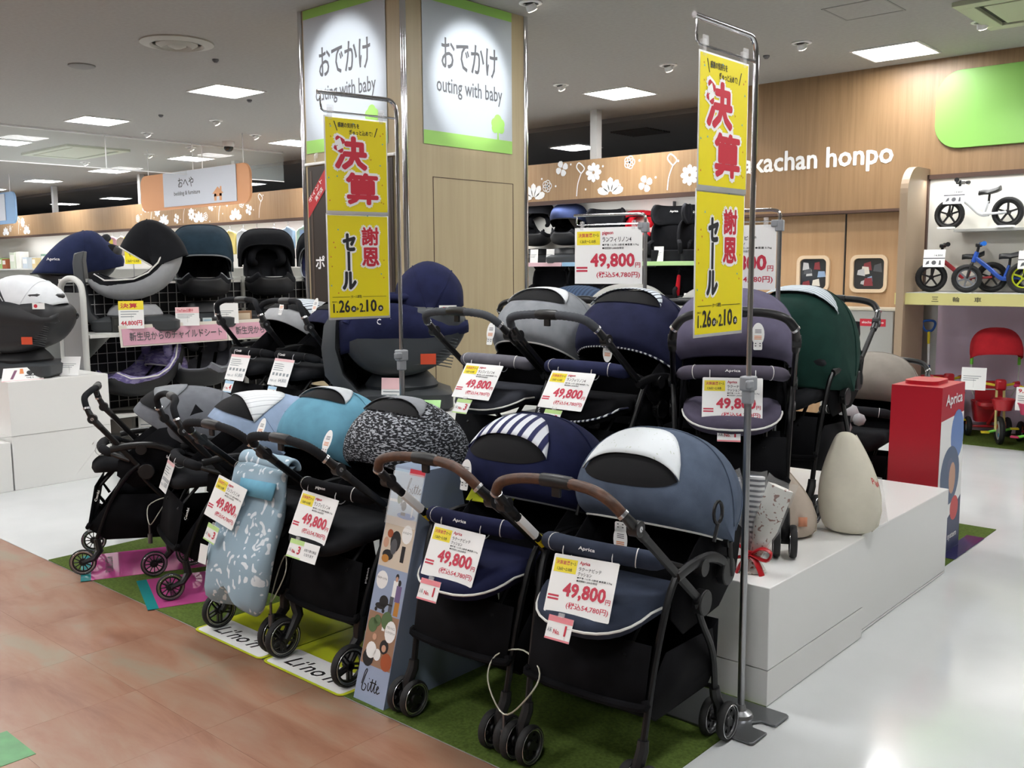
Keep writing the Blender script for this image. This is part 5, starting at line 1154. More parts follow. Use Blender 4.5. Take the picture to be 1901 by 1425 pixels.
q(-.083, .135, .083, .33, 3, .0004); q(-.083, .33, .083, .50, 0, .0004); q(-.083, .50, .083, .66, 2, .0004); q(-.083, .66, .083, L_ - .01, 1, .0004)
def e(cx, cy, rx, ry, m, z=.0008): g.poly(circ(cx, cy, rx, 14, ry), z, m, M)
# garden picture
for x, y, r, m in ((-.05, .28, .025, 9), (.02, .31, .03, 9), (-.03, .3, .02, 9), (.055, .165, .03, 10), (-.035, .19, .028, 6), (-.045, .16, .03, 4), (-.03, .24, .011, 5), (-.03, .249, .012, 3), (.03, .215, .024, 4), (.03, .21, .012, 5), (.0, .18, .02, 6)): e(x, y, r, r * 1.1, m, .0008 + .0001 * m)
q(.0, .27, .015, .33, 6, .0007); q(.02, .27, .035, .33, 6, .0007); e(.05, .275, .03, .04, 6, .0025)
# couple with pram
e(.035, .475, .009, .012, 4, .0009); e(.035, .467, .007, .01, 5, .0012); e(.052, .455, .009, .012, 4, .0009); q(.02, .40, .045, .46, 6, .001); q(.04, .385, .068, .445, 8, .0012); q(.045, .335, .07, .39, 7, .001); q(.015, .335, .035, .40, 12, .0009)
e(-.015, .375, .025, .022, 4, .001); e(-.03, .355, .028, .012, 4, .001); q(.0, .365, .035, .371, 4, .0011); e(-.01, .34, .008, .008, 4, .001); e(-.05, .34, .008, .008, 4, .001); e(-.045, .45, .032, .034, 6, .001)
# mesh seat picture
e(-.045, .625, .016, .016, 10, .001); e(-.01, .60, .028, .04, 4, .001); e(-.015, .58, .018, .03, 12, .0012); e(-.04, .545, .03, .02, 4, .001); e(-.05, .53, .02, .015, 7, .0013); e(-.06, .59, .015, .02, 5, .0011); e(.045, .635, .028, .035, 6, .0012); q(.03, .53, .05, .59, 4, .0012)
# sea picture
q(-.083, .66, .083, .69, 2, .0006); e(.02, .70, .05, .012, 11, .0007); q(-.02, .735, -.012, .79, 12, .0009); e(-.03, .76, .012, .02, 9, .0008); e(.0, .735, .014, .018, 4, .001); q(-.01, .70, .015, .712, 4, .001); q(.045, .70, .052, .78, 6, .0009); q(-.083, .745, .083, .755, 6, .0005)
g.make('printed_pictures', cols, t, flat=True)
g = B(); g.text('メッシュシート', .022, .636, .068, .646, .0018, M=M); g.text('マルターンドル', -.072, .452, -.018, .461, .0018, M=M); g.text('フロントミニ', .028, .285, .072, .294, .003, M=M); g.text('リンクバスケット', .025, .268, .076, .277, .003, M=M)
g.make('lettering', BLKP, t, flat=True)
def script(g, M, s=1, wd=.0022):
    """handwritten looking word"""
    def st(pts): 
        P = crom([(x * s, y * s, 0) for x, y in pts], 5); ring(g, [(p.x, p.y) for p in P], wd * s, M @ Mx.Translation((0, 0, -.003)))
    st([(-.045, .0), (-.035, .05), (-.025, .055), (-.035, .02), (-.04, -.015), (-.025, -.02), (-.018, -.002), (-.03, .005)])
    st([(-.008, .012), (-.008, -.01), (.0, -.015), (.008, .01), (.012, .03), (.01, -.005), (.018, -.014), (.026, .01), (.03, .03), (.028, -.006), (.036, -.014), (.045, .002), (.05, .008), (.045, .012), (.04, .0), (.047, -.014), (.06, -.006)])
    st([(.0, .016), (.02, .018), (.036, .016)]); st([(-.008, .026), (-.006, .028)])
g = B(); script(g, M @ Mx.Translation((-.01, .06, 0))); script(g, M @ Mx.Translation((.035, .80, 0)), .75)
Ms = wallM(.0865, 0, 0, 90); script(g, Ms @ Mx.Translation((.32, .55, 0)), 1.3)
g.poly([(.20, .33), (.28, .33), (.28, .36), (.20, .36)], .001, M=Ms); g.poly([(.24, .29), (.3, .29), (.3, .31), (.24, .31)], .001, M=Ms); g.poly([(.26, .2), (.27, .2), (.27, .3), (.26, .3)], .001, M=Ms); g.poly(circ(.30, .42, .025, 10, .04), .001, M=Ms); g.poly([(.27, .25), (.31, .25), (.33, .42), (.28, .42)], .001, M=Ms)
g.make('black_drawing', BLKP, t, flat=True)
g = B(); g.poly([(-.0, .855), (.083, .855), (.083, L_ - .004), (0, L_ - .004)], .0012, M=M); g.make('red_corner', REDP, t, flat=True)
B().box(-.085, .66, .004, .085, .862, .006, M=M).make('clear_leaflet_holder', CLEAR, t, flat=True)
t = thing('display_standee', 'tall red box standee with round pictures behind the white platforms', 'standee', (0, 0, .0045))
REDB = mat('standee_red', '#b5202e', .35)
g = B(); x0, x1, y0, y1, h = -1.93, -1.66, 5.30, 5.72, .945
g.add([(x0, y0, 0), (x1, y0, 0), (x1, y1, 0), (x0, y1, 0), (x0, y0 + .02, h), (x1, y0 + .02, h), (x1, y1 - .02, h), (x0, y1 - .02, h)], [(0, 3, 2, 1), (4, 5, 6, 7), (0, 1, 5, 4), (1, 2, 6, 5), (2, 3, 7, 6), (3, 0, 4, 7)])
g.make('box_body', REDB, t, flat=True)
g = B(); g.prism(rrect(-.09, -.12, .09, .12, .05, 4), .02, M=Mx.Translation((-1.81, 5.52, h))); g.make('top_handle', REDB, t)
M = wallM(x1 + .0015, y0, 0, 90); g = B()
cs = [WHTP, mat('disc_blue', '#6c8cc4', .4), mat('picture_dark', '#5b6a84', .5), mat('pic_skin', ''), mat('disc_red', '#cf3e3c', .4), mat('base_navy', '#27335a', .4), mat('lower_grey', '#5a6380', .4)]
g.poly([(.003, .0), (.415, 0), (.4, .78), (.018, .76)], 0, 0, M); g.poly([(0.003, 0), (.415, 0), (.41, .30), (.25, .22), (.12, .17), (.004, .16)], .0005, 5, M); g.poly([(.16, .70), (.30, .40), (.38, .42), (.40, .62), (.4, .78), (.17, .77)][0:0] or circ(.30, .66, .11, 20, .14), .0004, 1, M); g.poly(circ(.05, .24, .05, 16, .1), .0003, 1, M)
g.poly(circ(.2, .44, .16, 28, .165), .0009, 2, M); g.poly(circ(.24, .42, .055, 16, .09), .0012, 3, M); g.poly(circ(.2, .49, .05, 12, .05), .0011, 6, M); g.poly(circ(.30, .24, .07, 20, .07), .0012, 4, M)
g.make('printed_side', cs, t, flat=True)
g = B(); g.text('Aprica', .08, .82, .36, .90, .001, M=M, off=.03); g.text('Optia', .04, .06, .19, .105, .001, M=M, off=.01); g.text('system', .21, .06, .36, .1, .001, M=M); g.make('lettering', WHTP, t, flat=True)
tag(B().box(-1.68, 5.40, 0, -1.50 - .08, 5.95, .0015).make('navy_floor_sheet', mat('navy_acrylic', '#1f1d52', .15, coat=.5), loc=(0, 0, .0045), flat=True), 'dark navy glossy sheet on the turf at the foot of the red box', 'floor mat')
# ---------------------------------------------------------------- cushions and bouquet on the white platform
CR1 = mat('cushion_cream', '#d9d3c2', .9, noise=.04, nscale=10, bump=.4, bscale=60); CR2 = mat('cushion_dull', '#b9ab9c', .85, noise=.05, nscale=10, bump=.4, bscale=60)
def cushion(loc, rz, m, label, lean, h=.40, patchm=None, k=1.0):
    t = thing('drop_cushion', label, 'cushion', loc, rz); rows = []
    pf = [(0, .05), (.005, .10), (.03, .128), (.09, .143), (.15, .142), (.21, .130), (.27, .108), (.32, .084), (.36, .062), (.388, .045), (.40, .015)]; k0 = k; pf = [(z, r * k0) for z, r in pf]
    for i, (z, r) in enumerate(pf):
        zz = z * h / .4; r_ = []
        for j in range(36):
            a = 2 * PI * j / 36; k = 1 + .02 * math.sin(7 * a + z * 20) * (1 if z > .1 else .3) + .035 * math.sin(12 * a) * max(0, (z - .24) / .16)
            r_.append((r * k * math.cos(a) + lean * (z / .4) ** 1.5, r * .8 * k * math.sin(a), zz))
        rows.append(r_)
    g = B(); g.loft(rows, wrap=True, caps=True); g.make('cover', m, t, subsurf=1, sharp=80)
    g = B(); g.tube([(r * .99 * 1.0 + lean * (z / .4) ** 1.5, 0, z * h / .4) for z, r in pf[1:-1]], .003, 5); g.make('side_seam', m, t)
    if patchm: g = B(); g.add([(.05, -.113, .07), (.085, -.105, .07), (.085, -.105, .11), (.05, -.113, .11)], [(0, 1, 2, 3)]); g.make('cloth_label', patchm, t, solid=.002)
    return t
cushion((-1.80, 3.79, PB), 25, CR2, 'dull beige teardrop cushion leaning left on the white platform', -.17, .40, mat('orange_patch', '#cd8a6a', .7))
c_ = cushion((-1.615, 4.02, PB), 25, CR1, 'cream teardrop cushion standing upright at the platform joint', -.03, .44, k=.92)
g = B(); g.text('Pigeon', 0, 0, .10, .035, 0, off=.03); vv = []
for x, y, z in g.v:
    a = R(-38) + x / .125; zz = .22 + y * 1.0 - x * .25; r = .92 * (.142 - max(0, zz * .4 / .44 - .15) * .36) + .008; vv.append((r * math.cos(a) - .03 * (zz / .44) ** 1.5, .8 * r * math.sin(a), zz))
g.v = vv; g.make('red_lettering', mat('cushion_red', '#c8504e', .8), c_, flat=True)
t = thing('boxed_toy', 'brown boxed toy in clear plastic standing behind the cream cushion', 'box', (-1.60, 4.20, PB), 70)
M = Mx.Rotation(R(-14), 4, 'Y')
B().cbox((0, 0, .13), (.06, .05, .26), m=0, M=M).make('carton', mat('toy_brown', '#4a2a20', .3), t, bevel=.003)
B().cbox((0, -.028, .15), (.035, .004, .08), M=M).make('picture', mat('toy_pic', '#b98a68', .5), t); B().cbox((0, -.03, .11), (.09, .08, .22), M=M).make('clear_wrap', CLEAR, t)
t = thing('wrapped_bouquet', 'fan of wrapped printed cloth rolls tied with a red ribbon bow on the platform corner', 'gift bouquet', (-1.69, 3.30, PB), 15)
pats = [pattern('print_white_gold', 'marks', '#8f7442', '#e3e4e4', 45, thr=.24), pattern('print_grey_white', 'marks', '#e9e9ec', '#8f9198', 38, thr=.26), pattern('print_stripe', 'stripes', '#3b3e4c', '#e8e9ea', 48, thr=.45, axis=2), pattern('print_animals', 'marks', '#84523f', '#e6e5dd', 40, thr=.27)]
for i, (an_, ln, wd) in enumerate(((-30, .33, .030), (-14, .34, .034), (2, .35, .034), (19, .34, .046))):
    M = Mx.Translation((0, -.012 * (i % 2) - .014 * i, .03)) @ Mx.Rotation(R(an_), 4, 'Y') @ Mx.Rotation(R(10), 4, 'X')
    g = B(); g.loft([[(x * k, y, z) for x, y in ((-wd, .004), (-wd * .5, -.008), (wd * .5, -.008), (wd, .004), (wd * .5, .012), (-wd * .5, .012))] for z, k in ((0, .35), (.08, .6), (.16, 1), (ln, 1.05))], wrap=True, caps=True, M=M); g.make('cloth_roll', pats[i], t, sharp=60)
    g = B(); g.loft([[(x * k, y, z) for x, y in ((-wd, .008), (-wd * .5, -.014), (wd * .5, -.014), (wd, .008))] for z, k in ((0, .5), (.08, .75), (.16, 1.15), (ln + .025 + .01 * (i % 2), 1.25))], M=M); g.make('cellophane', CLEAR, t, sharp=60)
BOW = mat('ribbon_bow_red', '#b3141f', .4)
g = B()
for sx in (-1, 1):
    g.tube(crom([(0, -.075, .07), (sx * .04, -.085, .10), (sx * .075, -.08, .085), (sx * .06, -.085, .055), (0, -.08, .07)], 4), .017, 6, flat=.35)
    g.tube(crom([(0, -.08, .07), (sx * .03, -.095, .04), (sx * .05, -.1, -.005)], 4), .016, 6, flat=.3)
g.cbox((0, -.08, .07), (.026, .02, .026)); g.make('red_bow', BOW, t, sharp=60)
g = B(); g.loft([[(x * k, y * k - .05, z) for x, y in circ(0, 0, .055, 10)] for z, k in ((.002, 1.0), (.04, .55), (.07, .5))], wrap=True, caps=True); g.make('wrapped_stems', pats[3], t, sharp=60)
# lock cable loops joining strollers
def cable(pts, label):
    g = B(); P = crom(pts, 5, True); t = thing('lock_cable', label, 'cable')
    g.tube(P, .0028, 6, closed=True); g.make('steel_cable', mat('cable_sleeve', '#b9b7a6', .3, .4), t)
    p = min(P, key=lambda v: v.z); g = B(); g.tube([p + V((0, 0, -.0)), p + V((0, 0, -.05))], .006, 6); g.cyl(p + V((0, 0, -.05)), p + V((0, 0, -.10)), .012, 10); g.make('cable_lock', mat('lock_metal', '#6e6e70', .3, .8), t)
p5 = W('S5', .24, -.26, 0); p6 = W('S6', -.24, -.26, 0)
cable([(p5[0] - .07, p5[1] + .02, .31), (p5[0] - .06, p5[1] - .03, .24), ((p5[0] + p6[0]) / 2, p5[1] - .05, .16), (p6[0] + .07, p6[1] - .04, .24), (p6[0] + .08, p6[1] + .02, .31), ((p5[0] + p6[0]) / 2, p5[1] + .05, .345)], 'grey lock cable loop between the navy and denim blue strollers')
p3 = W('S3', .24, -.26, 0); p4 = W('S4', -.24, -.26, 0)
cable([(p3[0], p3[1], .36), ((p3[0] + p4[0]) / 2, p3[1] - .05, .24), (p4[0] + .04, p4[1], .36), ((p3[0] + p4[0]) / 2, p3[1] + .03, .42)], 'grey lock cable loop between the foot muff stroller and the speckled one')
p1 = W('S1', .24, -.22, 0); p2 = W('S2', -.24, -.22, 0)
cable([(p2[0] - .09, p2[1] - .02, .36), (p2[0] - .05, p2[1] - .04, .27), (p2[0] + .02, p2[1] - .03, .33), (p2[0] - .03, p2[1] + .05, .4)], 'grey lock cable loop round the front leg of the powder blue stroller')
tag(B().prism([(0, 0), (.16, .02), (.17, .15), (.0, .13)], .003, M=wallM(-2.43, 3.06, .62, 20, -30)).make('lime_leaflet', mat('lime_leaflet', '#b6e06a', .4), flat=True), 'bright lime leaflet between the navy front canopy and the platform', 'leaflet')
tag(B().prism([(0, 0), (.2, .0), (.2, .06), (.0, .06)], .003, M=wallM(-2.52, 2.56, .72, 10, -50)).make('yellow_leaflet', mat('lime_sheet', ''), flat=True), 'lime and white leaflet lying behind the navy stroller handle', 'leaflet')
tag(B().prism([(0, 0), (.2, .0), (.2, .1), (.0, .1)], .003, M=wallM(-3.88, 3.46, .806, 35, -40)).make('green_leaflet', mat('green_leaflet', '#9bd07f', .4), flat=True), 'pale green leaflet at the foot of the big dark child seat', 'leaflet')
g = B(); g.box(0, 0, 0, .16, .002, .11); t = tag(g.make('clear_card_stand', CLEAR, loc=(-3.62, 3.62, .806), rz=R(30), flat=True), 'clear plastic card stand right of the big dark child seat', 'card stand')
# ---------------------------------------------------------------- shelf unit with bikes at the right
U = structure(B().box(-3.24, 9.0, 0, -3.17, WY + .0, 2.44).make('wall_unit_side', TAN, flat=True))
g = B(); o = [(8.95, 0), (9.5, 0), (9.5, 2.5), (9.2, 2.5)] + [(9.2 - .25 * math.sin(R(a)), 2.25 + .25 * math.cos(R(a))) for a in range(10, 91, 10)]
g.prism(o, .07, M=Mx(((0, 0, 1, -3.245), (1, 0, 0, 0), (0, 1, 0, 0), (0, 0, 0, 1)))); structure(g.make('wall_unit_side', mat('unit_edge', '#a8927a', .5), flat=True)); bpy.data.objects.remove(U)
structure(B().box(-3.17, 9.48, 1.36, 2, 9.499, 2.42).make('wall_unit_back', mat('unit_white', '#dcd9cf', .5), flat=True))
structure(B().box(-3.17, 9.44, 2.40, 2, 9.499, 2.44).box(-3.176, 9.44, 1.36, -3.16, 9.499, 2.44).make('trim_6', BROWN, flat=True))
structure(B().box(-3.17, 9.4, 1.325, 2, 10.0, 1.355).box(-3.17, 9.0, 1.325, 2, 9.4, 1.355).make('trim_7', SH, flat=True))
structure(B().box(-3.17, 9.9, 0, 2, 9.95, 1.33).make('wall_recess', mat('recess_mauve', '#cdbbce', .7), flat=True))
tag(B().box(-2.86, 9.25, 1.90, 2, 9.48, 1.925).make('glass_shelf', mat('shelf_edge_grey', '#a9a9a4', .4), bevel=.002), 'narrow pale shelf carrying the white balance bike', 'shelf')
t = thing('shelf_banner', 'pale yellow shelf strip with three dark Japanese characters above the tricycles', 'shelf sign', (0, 8.995, 0)); M = wallM(0, 0, 0)
B().box(-3.27, 1.245, 0, -1.98, 1.35, .004, M=M).make('strip', mat('strip_yellow', '#d6cf8a', .5), t, flat=True)
g = B(); g.text('三', -2.94, 1.275, -2.88, 1.32, .0048, M=M, off=.02); g.text('輪', -2.76, 1.275, -2.70, 1.32, .0048, M=M, off=.02); g.text('車', -2.58, 1.275, -2.52, 1.32, .0048, M=M, off=.02); g.make('lettering', mat('olive_print', '#4e4a35', .5), t, flat=True)
tag(B().box(-1.975, 1.245, 0, .5, 1.35, .004, M=wallM(0, 8.995, 0)).make('shelf_strip', mat('strip_yellow', ''), flat=True), 'plain pale yellow shelf strip at the right picture edge', 'shelf sign')
tag(B().box(-3.6, 9.05, 0, 2, 9.89, .005).make('turf_mat', TURF, flat=True), 'green artificial turf under the tricycles', 'mat')
def bike_wheel(parent, x, z, r, hubm, n=5, y=0):
    M = Mx.Translation((x, y, z)) @ Mx.Rotation(PI / 2, 4, 'X')
    g = B(); g.tube([V((x + (r - .02) * math.cos(a), y, z + (r - .02) * math.sin(a))) for a in [2 * PI * i / 28 for i in range(28)]], .022, 8, closed=True); w_ = g.make('wheel', RUBBER, parent)
    g = B(); g.tube([V((x + (r - .045) * math.cos(a), y, z + (r - .045) * math.sin(a))) for a in [2 * PI * i / 28 for i in range(28)]], .009, 6, closed=True)
    for i in range(n): g.cbox((r * .42, 0, 0), (r * .75, .016, .012), M=M @ Mx.Rotation(2 * PI * i / n + .3, 4, 'Z'))
    g.cyl((x, y - .025, z), (x, y + .025, z), .022, 12); g.make('rim', hubm, w_)
def balance_bike(loc, rz, label, fm, hubm, gripm, r=.135, n=5, s=1):
    t = thing('balance_bike', label, 'balance bike', loc, rz); wb_ = .50
    bike_wheel(t, 0, r, r, hubm, n); bike_wheel(t, wb_, r, r, hubm, n)
    g = B()
    for sy in (-1, 1): g.tube([(0, sy * .035, r), (.03, sy * .035, r * 2.0), (.05, 0, r * 2.2)], .009, 8)
    g.make('fork', BLACKP if fm is not None else fm, t)
    g = B(); g.tube([(.045, 0, .27), (.075, 0, .36)], .02, 10); g.tube(crom([(.06, 0, .31), (.17, 0, .22), (.27, 0, .13), (.34, 0, .125)], 4), .02, 10, flat=1.0)
    for sy in (-1, 1): g.tube([(.30, sy * .012, .13), (.40, sy * .04, .128), (wb_, sy * .04, r)], .011, 8)
    g.tube([(.30, 0, .13), (.335, 0, .24)], .013, 8); g.make('frame', fm, t)
    g = B(); g.tube([(.335, 0, .22), (.34, 0, .30)], .011, 8); g.make('seat_post', BLACKP, t)
    g = B(); g.loft([[(x, y * k, z + dz) for y, dz in ((-.05, 0), (-.03, .028), (0, .034), (.03, .028), (.05, 0), (.03, -.012), (-.03, -.012))] for x, k, z in ((.25, .5, .305), (.28, .75, .31), (.34, .95, .31), (.40, 1.1, .325), (.43, .9, .34))], wrap=True, caps=True); g.make('saddle', BLACKP, t, sharp=70)
    g = B(); g.tube([(.075, 0, .36), (.085, 0, .41)], .012, 8); g.tube(crom([(.11, -.17, .43), (.09, -.08, .42), (.085, 0, .41), (.09, .08, .42), (.11, .17, .43)], 4), .009, 8); g.make('handlebar', BLACKP, t)
    g = B()
    for sy in (-1, 1): g.cyl((.112, sy * .17, .43), (.10, sy * .11, .425), .015, 10); g.cyl((.113, sy * .165, .43), (.114, sy * .175, .43), .021, 10)
    g.make('handle_grips', gripm, t)
    g = B(); g.cbox((.085, 0, .42), (.05, .12, .035)); g.make('bar_pad', BLACKP if gripm is BLACKP else BLACKP, t, bevel=.01)
    return t
WB = mat('bike_white', '#d9dcdf', .25); RB = mat('bike_red', '#9c1f28', .3); BB = mat('bike_blue', '#1f4fae', .3); LB = mat('bike_lime', '#b5c41e', .35); BG = mat('blue_grip', '#1f6fd0', .4)
balance_bike((-2.93, 9.34, 1.926), -3, 'white balance bike with black five-spoke wheels on the upper shelf', WB, BLACKP, BLACKP)
balance_bike((-3.02, 9.2, 1.356), 22, 'red balance bike at the left end of the lower bike shelf', RB, BLACKP, BLACKP)
balance_bike((-2.70, 9.16, 1.356), 20, 'bright blue balance bike with blue grips in the middle of the lower bike shelf', BB, mat('grey_spokes', '#77797f', .4), BG, .125, 6)
balance_bike((-2.25, 9.22, 1.356), 10, 'lime green balance bike cut by the right picture edge', LB, LB, BLACKP)
def bike_card(loc, rz, label):
    t = thing('price_card', label, 'price card', loc, rz); M = wallM(0, 0, 0, 0, -14)
    B().box(-.09, -.16, 0, .09, 0, .001, M=M).make('card', PAPER, t, flat=True); B().box(-.09, -.085, .001, .09, -.075, .0014, M=M).make('dark_line', GRYP, t, flat=True)
    g = B(); g.poly(circ(0, -.12, .02, 12), .002, M=M); g.poly([(.04, -.14), (.06, -.14), (.055, -.1), (.045, -.1)], .002, M=M); g.poly([(-.07, -.14), (-.04, -.13), (-.04, -.1), (-.06, -.11)], .002, M=M); g.text('14,800', .0, -.065, .07, -.045, .002, M=M); g.make('grey_print', GRYP, t, flat=True)
bike_card((-2.84, 9.18, 2.30), 0, 'price card hanging from the white balance bike handlebar')
bike_card((-2.95, 9.05, 1.74), 10, 'price card hanging from the red balance bike handlebar')
bike_card((-2.16, 9.03, 1.72), 5, 'price card hanging from the lime green bike at the picture edge')
for x, lb in ((-2.93, 'white wheel chock under the front wheel of the white bike'), (-2.43, 'white wheel chock under the rear wheel of the white bike')): tag(B().box(-.07, -.04, 0, .07, .03, .02).make('wheel_chock', WHTP, loc=(x, 9.27, 1.926), bevel=.003), lb, 'wheel stand')
# tricycles
TR = mat('trike_red', '#b3222c', .3); TY = mat('trike_yellow', '#d9c61f', .4); TGN = mat('trike_green', '#6cc23a', .4); TCR = mat('trike_cream', '#c9bd7a', .4); TRF = fab('trike_canopy_red', '#b8262f', .08)
def trike(loc, rz, label, hood=True, body=TR, push=None):
    t = thing('tricycle', label, 'tricycle', loc, rz); r = .125
    def tw(x, y, z, r, nm='wheel'):
        g = B(); g.tube([V((x, y + (r - .02) * math.cos(a), z + (r - .02) * math.sin(a))) for a in [2 * PI * i / 24 for i in range(24)]], .024, 8, closed=True); w_ = g.make('wheel', RUBBER, t)
        g = B(); g.cyl((x - .012, y, z), (x + .012, y, z), r - .035, 20); g.make('wheel_disc', mat('disc_grey', '#a7aaa6', .5), w_)
        g = B(); g.cyl((x - .014, y + .03, z + .03), (x + .014, y + .03, z + .03), .022, 8); g.make('orange_dot', mat('dot_orange', '#d4632a', .5), w_); g = B(); g.cyl((x - .0145, y - .02, z - .04), (x + .0145, y - .02, z - .04), .02, 8); g.make('blue_dot', mat('dot_blue', '#2f7fa8', .5), w_)
    tw(0, -.22, r, r); tw(-.17, .22, .09, .09); tw(.17, .22, .09, .09)
    g = B()
    for sx in (-1, 1): g.cyl((sx * .035, -.22, r), (sx * .03, -.17, .50), .011, 8)
    g.make('fork', TCR, t)
    for sx in (-1, 1):
        g = B(); g.cyl((sx * .03, -.22, r), (sx * .10, -.22, r + sx * .02), .012, 8); g.make('crank', TGN, t); g = B(); g.cbox((sx * .12, -.22, r + sx * .02), (.07, .05, .018)); g.make('pedal', TY if body is TR else body, t, bevel=.005)
    g = B(); g.tube(crom([(-.17, -.08, .54), (-.08, -.14, .53), (0, -.16, .52), (.08, -.14, .53), (.17, -.08, .54)], 4), .012, 8); g.make('handlebar', TY, t); g = B(); g.cyl((-.17, -.08, .54), (-.12, -.11, .535), .018, 8); g.cyl((.17, -.08, .54), (.12, -.11, .535), .018, 8); g.make('handle_grips', body, t)
    g = B(); g.cbox((0, -.17, .53), (.09, .07, .10)); g.make('front_panel', body, t, bevel=.02)
    g = B(); g.lathe([(.0, .32), (.07, .32), (.095, .41), (.10, .41), (.10, .42), (.085, .42), (.065, .335), (0, .335)], 20, M=Mx.Translation((0, -.29, 0))); g.make('front_basket', body, t)
    g = B(); g.tube([(0, -.17, .42), (0, -.05, .26), (0, .2, .12)], .018, 8); g.cyl((-.17, .22, .09), (.17, .22, .09), .012, 8); g.make('frame', body, t)
    g = B(); g.loft([[(x * k, y * k + .1, z) for x, y in rrect(-.13, -.12, .13, .12, .05, 3)] for z, k in ((.28, .8), (.31, 1), (.34, .95))], wrap=True, caps=True); g.cbox((0, .23, .42), (.24, .03, .2)); g.make('seat', BLACKP if body is not TR else body, t, sharp=40)
    g = B(); g.loft([[(x * k, y * k + .3, z) for x, y in rrect(-.13, -.09, .13, .09, .04, 3)] for z, k in ((.13, .8), (.32, 1), (.325, .95), (.16, .75))], wrap=True, caps=True); g.make('rear_basket', body, t, sharp=40)
    if hood:
        g = B()
        for sx in (-1, 1): g.tube([(sx * .16, .1, .40), (sx * .2, .06, .5), (sx * .2, .06, .72)], .007, 6)
        g.tube([(-.2, .06, .5), (-.15, .06, .46), (.15, .06, .46), (.2, .06, .5)], .007, 6); g.make('canopy_rod', mat('rod_grey', '#b4b4b0', .4), t)
        g = B()
        for sx in (-1, 1): g.cyl((sx * .2, .06, .69), (sx * .2, .06, .76), .014, 8)
        g.make('canopy_joint', TGN, t)
        H = Hood([(-.16, .80), (-.12, .92), (-.03, 1.0), (.07, 1.03), (.17, 1.0), (.24, .92), (.27, .82)], (.06, .74), [.21, .215, .215, .21, .215, .21, .205], .55, .75)
        g = B(); H.patch(g, 0, 6, -1, 1, 18, 18); g.make('canopy', TRF, t, solid=.004, sharp=80)
        g = B(); g.poly(circ(.0, .0, .05, 16, .03), .0); 
    if push:
        g = B(); g.cyl((0, .3, .3), (0, .34, .82), .011, 8); g.make('push_bar', WHTP, t)
        g = B(); g.cyl((0, .34, .82), (0, .35, .94), .013, 8); g.make('yellow_sleeve', TY, t); g = B(); g.cyl((0, .32, .58), (0, .321, .61), .016, 8); g.tube(crom([(-.03, .355, .95), (-.06, .355, 1.0), (-.055, .36, 1.04), (0, .36, 1.05), (.055, .36, 1.04), (.06, .355, 1.0), (.03, .355, .95)], 4, True), .012, 8, closed=True); g.make('blue_handle', BG if 0 else mat('push_blue', '#1d4f9e', .35), t)
    return t
trike((-2.48, 9.42, .005), 28, 'red tricycle with red canopy and front basket on the turf', True)
trike((-3.02, 9.62, .005), 40, 'tricycle with blue push handle rising behind the red display box', False, TR, True)
trike((-2.10, 9.30, .005), 2, 'magenta tricycle with black seat cut by the right picture edge', False, mat('trike_pink', '#b02a52', .3))
small_card((-2.56, 9.02, .50), 10, 'double price card hanging on the red canopy tricycle', .2, .2, None, None, -10)
small_card((-2.1, 8.98, .36), 5, 'price card reading 9,800 on the magenta tricycle', .2, .2, '9,800', None, -8)
tag(B().lathe([(.0, -.03), (.03, -.02), (.04, .0), (.03, .025), (0, .035)], 12).make('toy_bear_head', mat('bear_brown', '#8a4a38', .8), loc=(-2.55, 9.2, .63)), 'small brown plush head on the red tricycle handlebar', 'toy')
# grey locker
t = thing('metal_locker', 'grey metal cabinet with a red label against the oak doors', 'cabinet', (-3.72, 9.43, 0))
B().box(-.34, -.2, .03, .36, .2, 1.17).make('cabinet_body', mat('locker_grey', '#a9aaa6', .4), t, bevel=.006); B().box(-.36, -.21, 1.17, .38, .21, 1.19).make('cabinet_top', mat('locker_top', '#bfb9a8', .4), t, bevel=.003)
B().box(-.30, -.19, 0, .32, .19, .03).make('cabinet_plinth', BLACKP, t, flat=True)
B().box(.04, -.204, 1.02, .29, -.201, 1.09).make('red_label', REDP, t, flat=True); g = B(); g.text('akachan honpo', .06, 1.04, .27, 1.07, .0, M=wallM(0, -.2045, 0)); g.make('lettering', WHTP, t, flat=True)
g = B()
for x in (-.27, -.2, -.13): g.tube(crom([(x, -.205, 1.1), (x + .01, -.22, 1.04), (x - .01, -.215, .9), (x + .03, -.21, .6)], 4), .006, 6)
g.make('hanging_cords', WHTP, t)
# plush on the dark stroller
g = B(); [g.lathe([(0, -r), (r * .7, -r * .7), (r, 0), (r * .7, r * .7), (0, r)], 12, M=Mx.Translation(p)) for p, r in (((0, 0, 0), .06), ((.07, -.02, -.03), .04), ((.0, -.06, -.08), .045), ((-.05, -.01, .04), .03))]
tag(g.make('plush_toy', mat('plush_grey', '#a9a9ab', 1, bump=.6, nscale=60), loc=W('U7', 0, -.25, .72), sharp=80), 'pale grey plush toy sitting in the dark stroller behind the red box', 'plush toy')
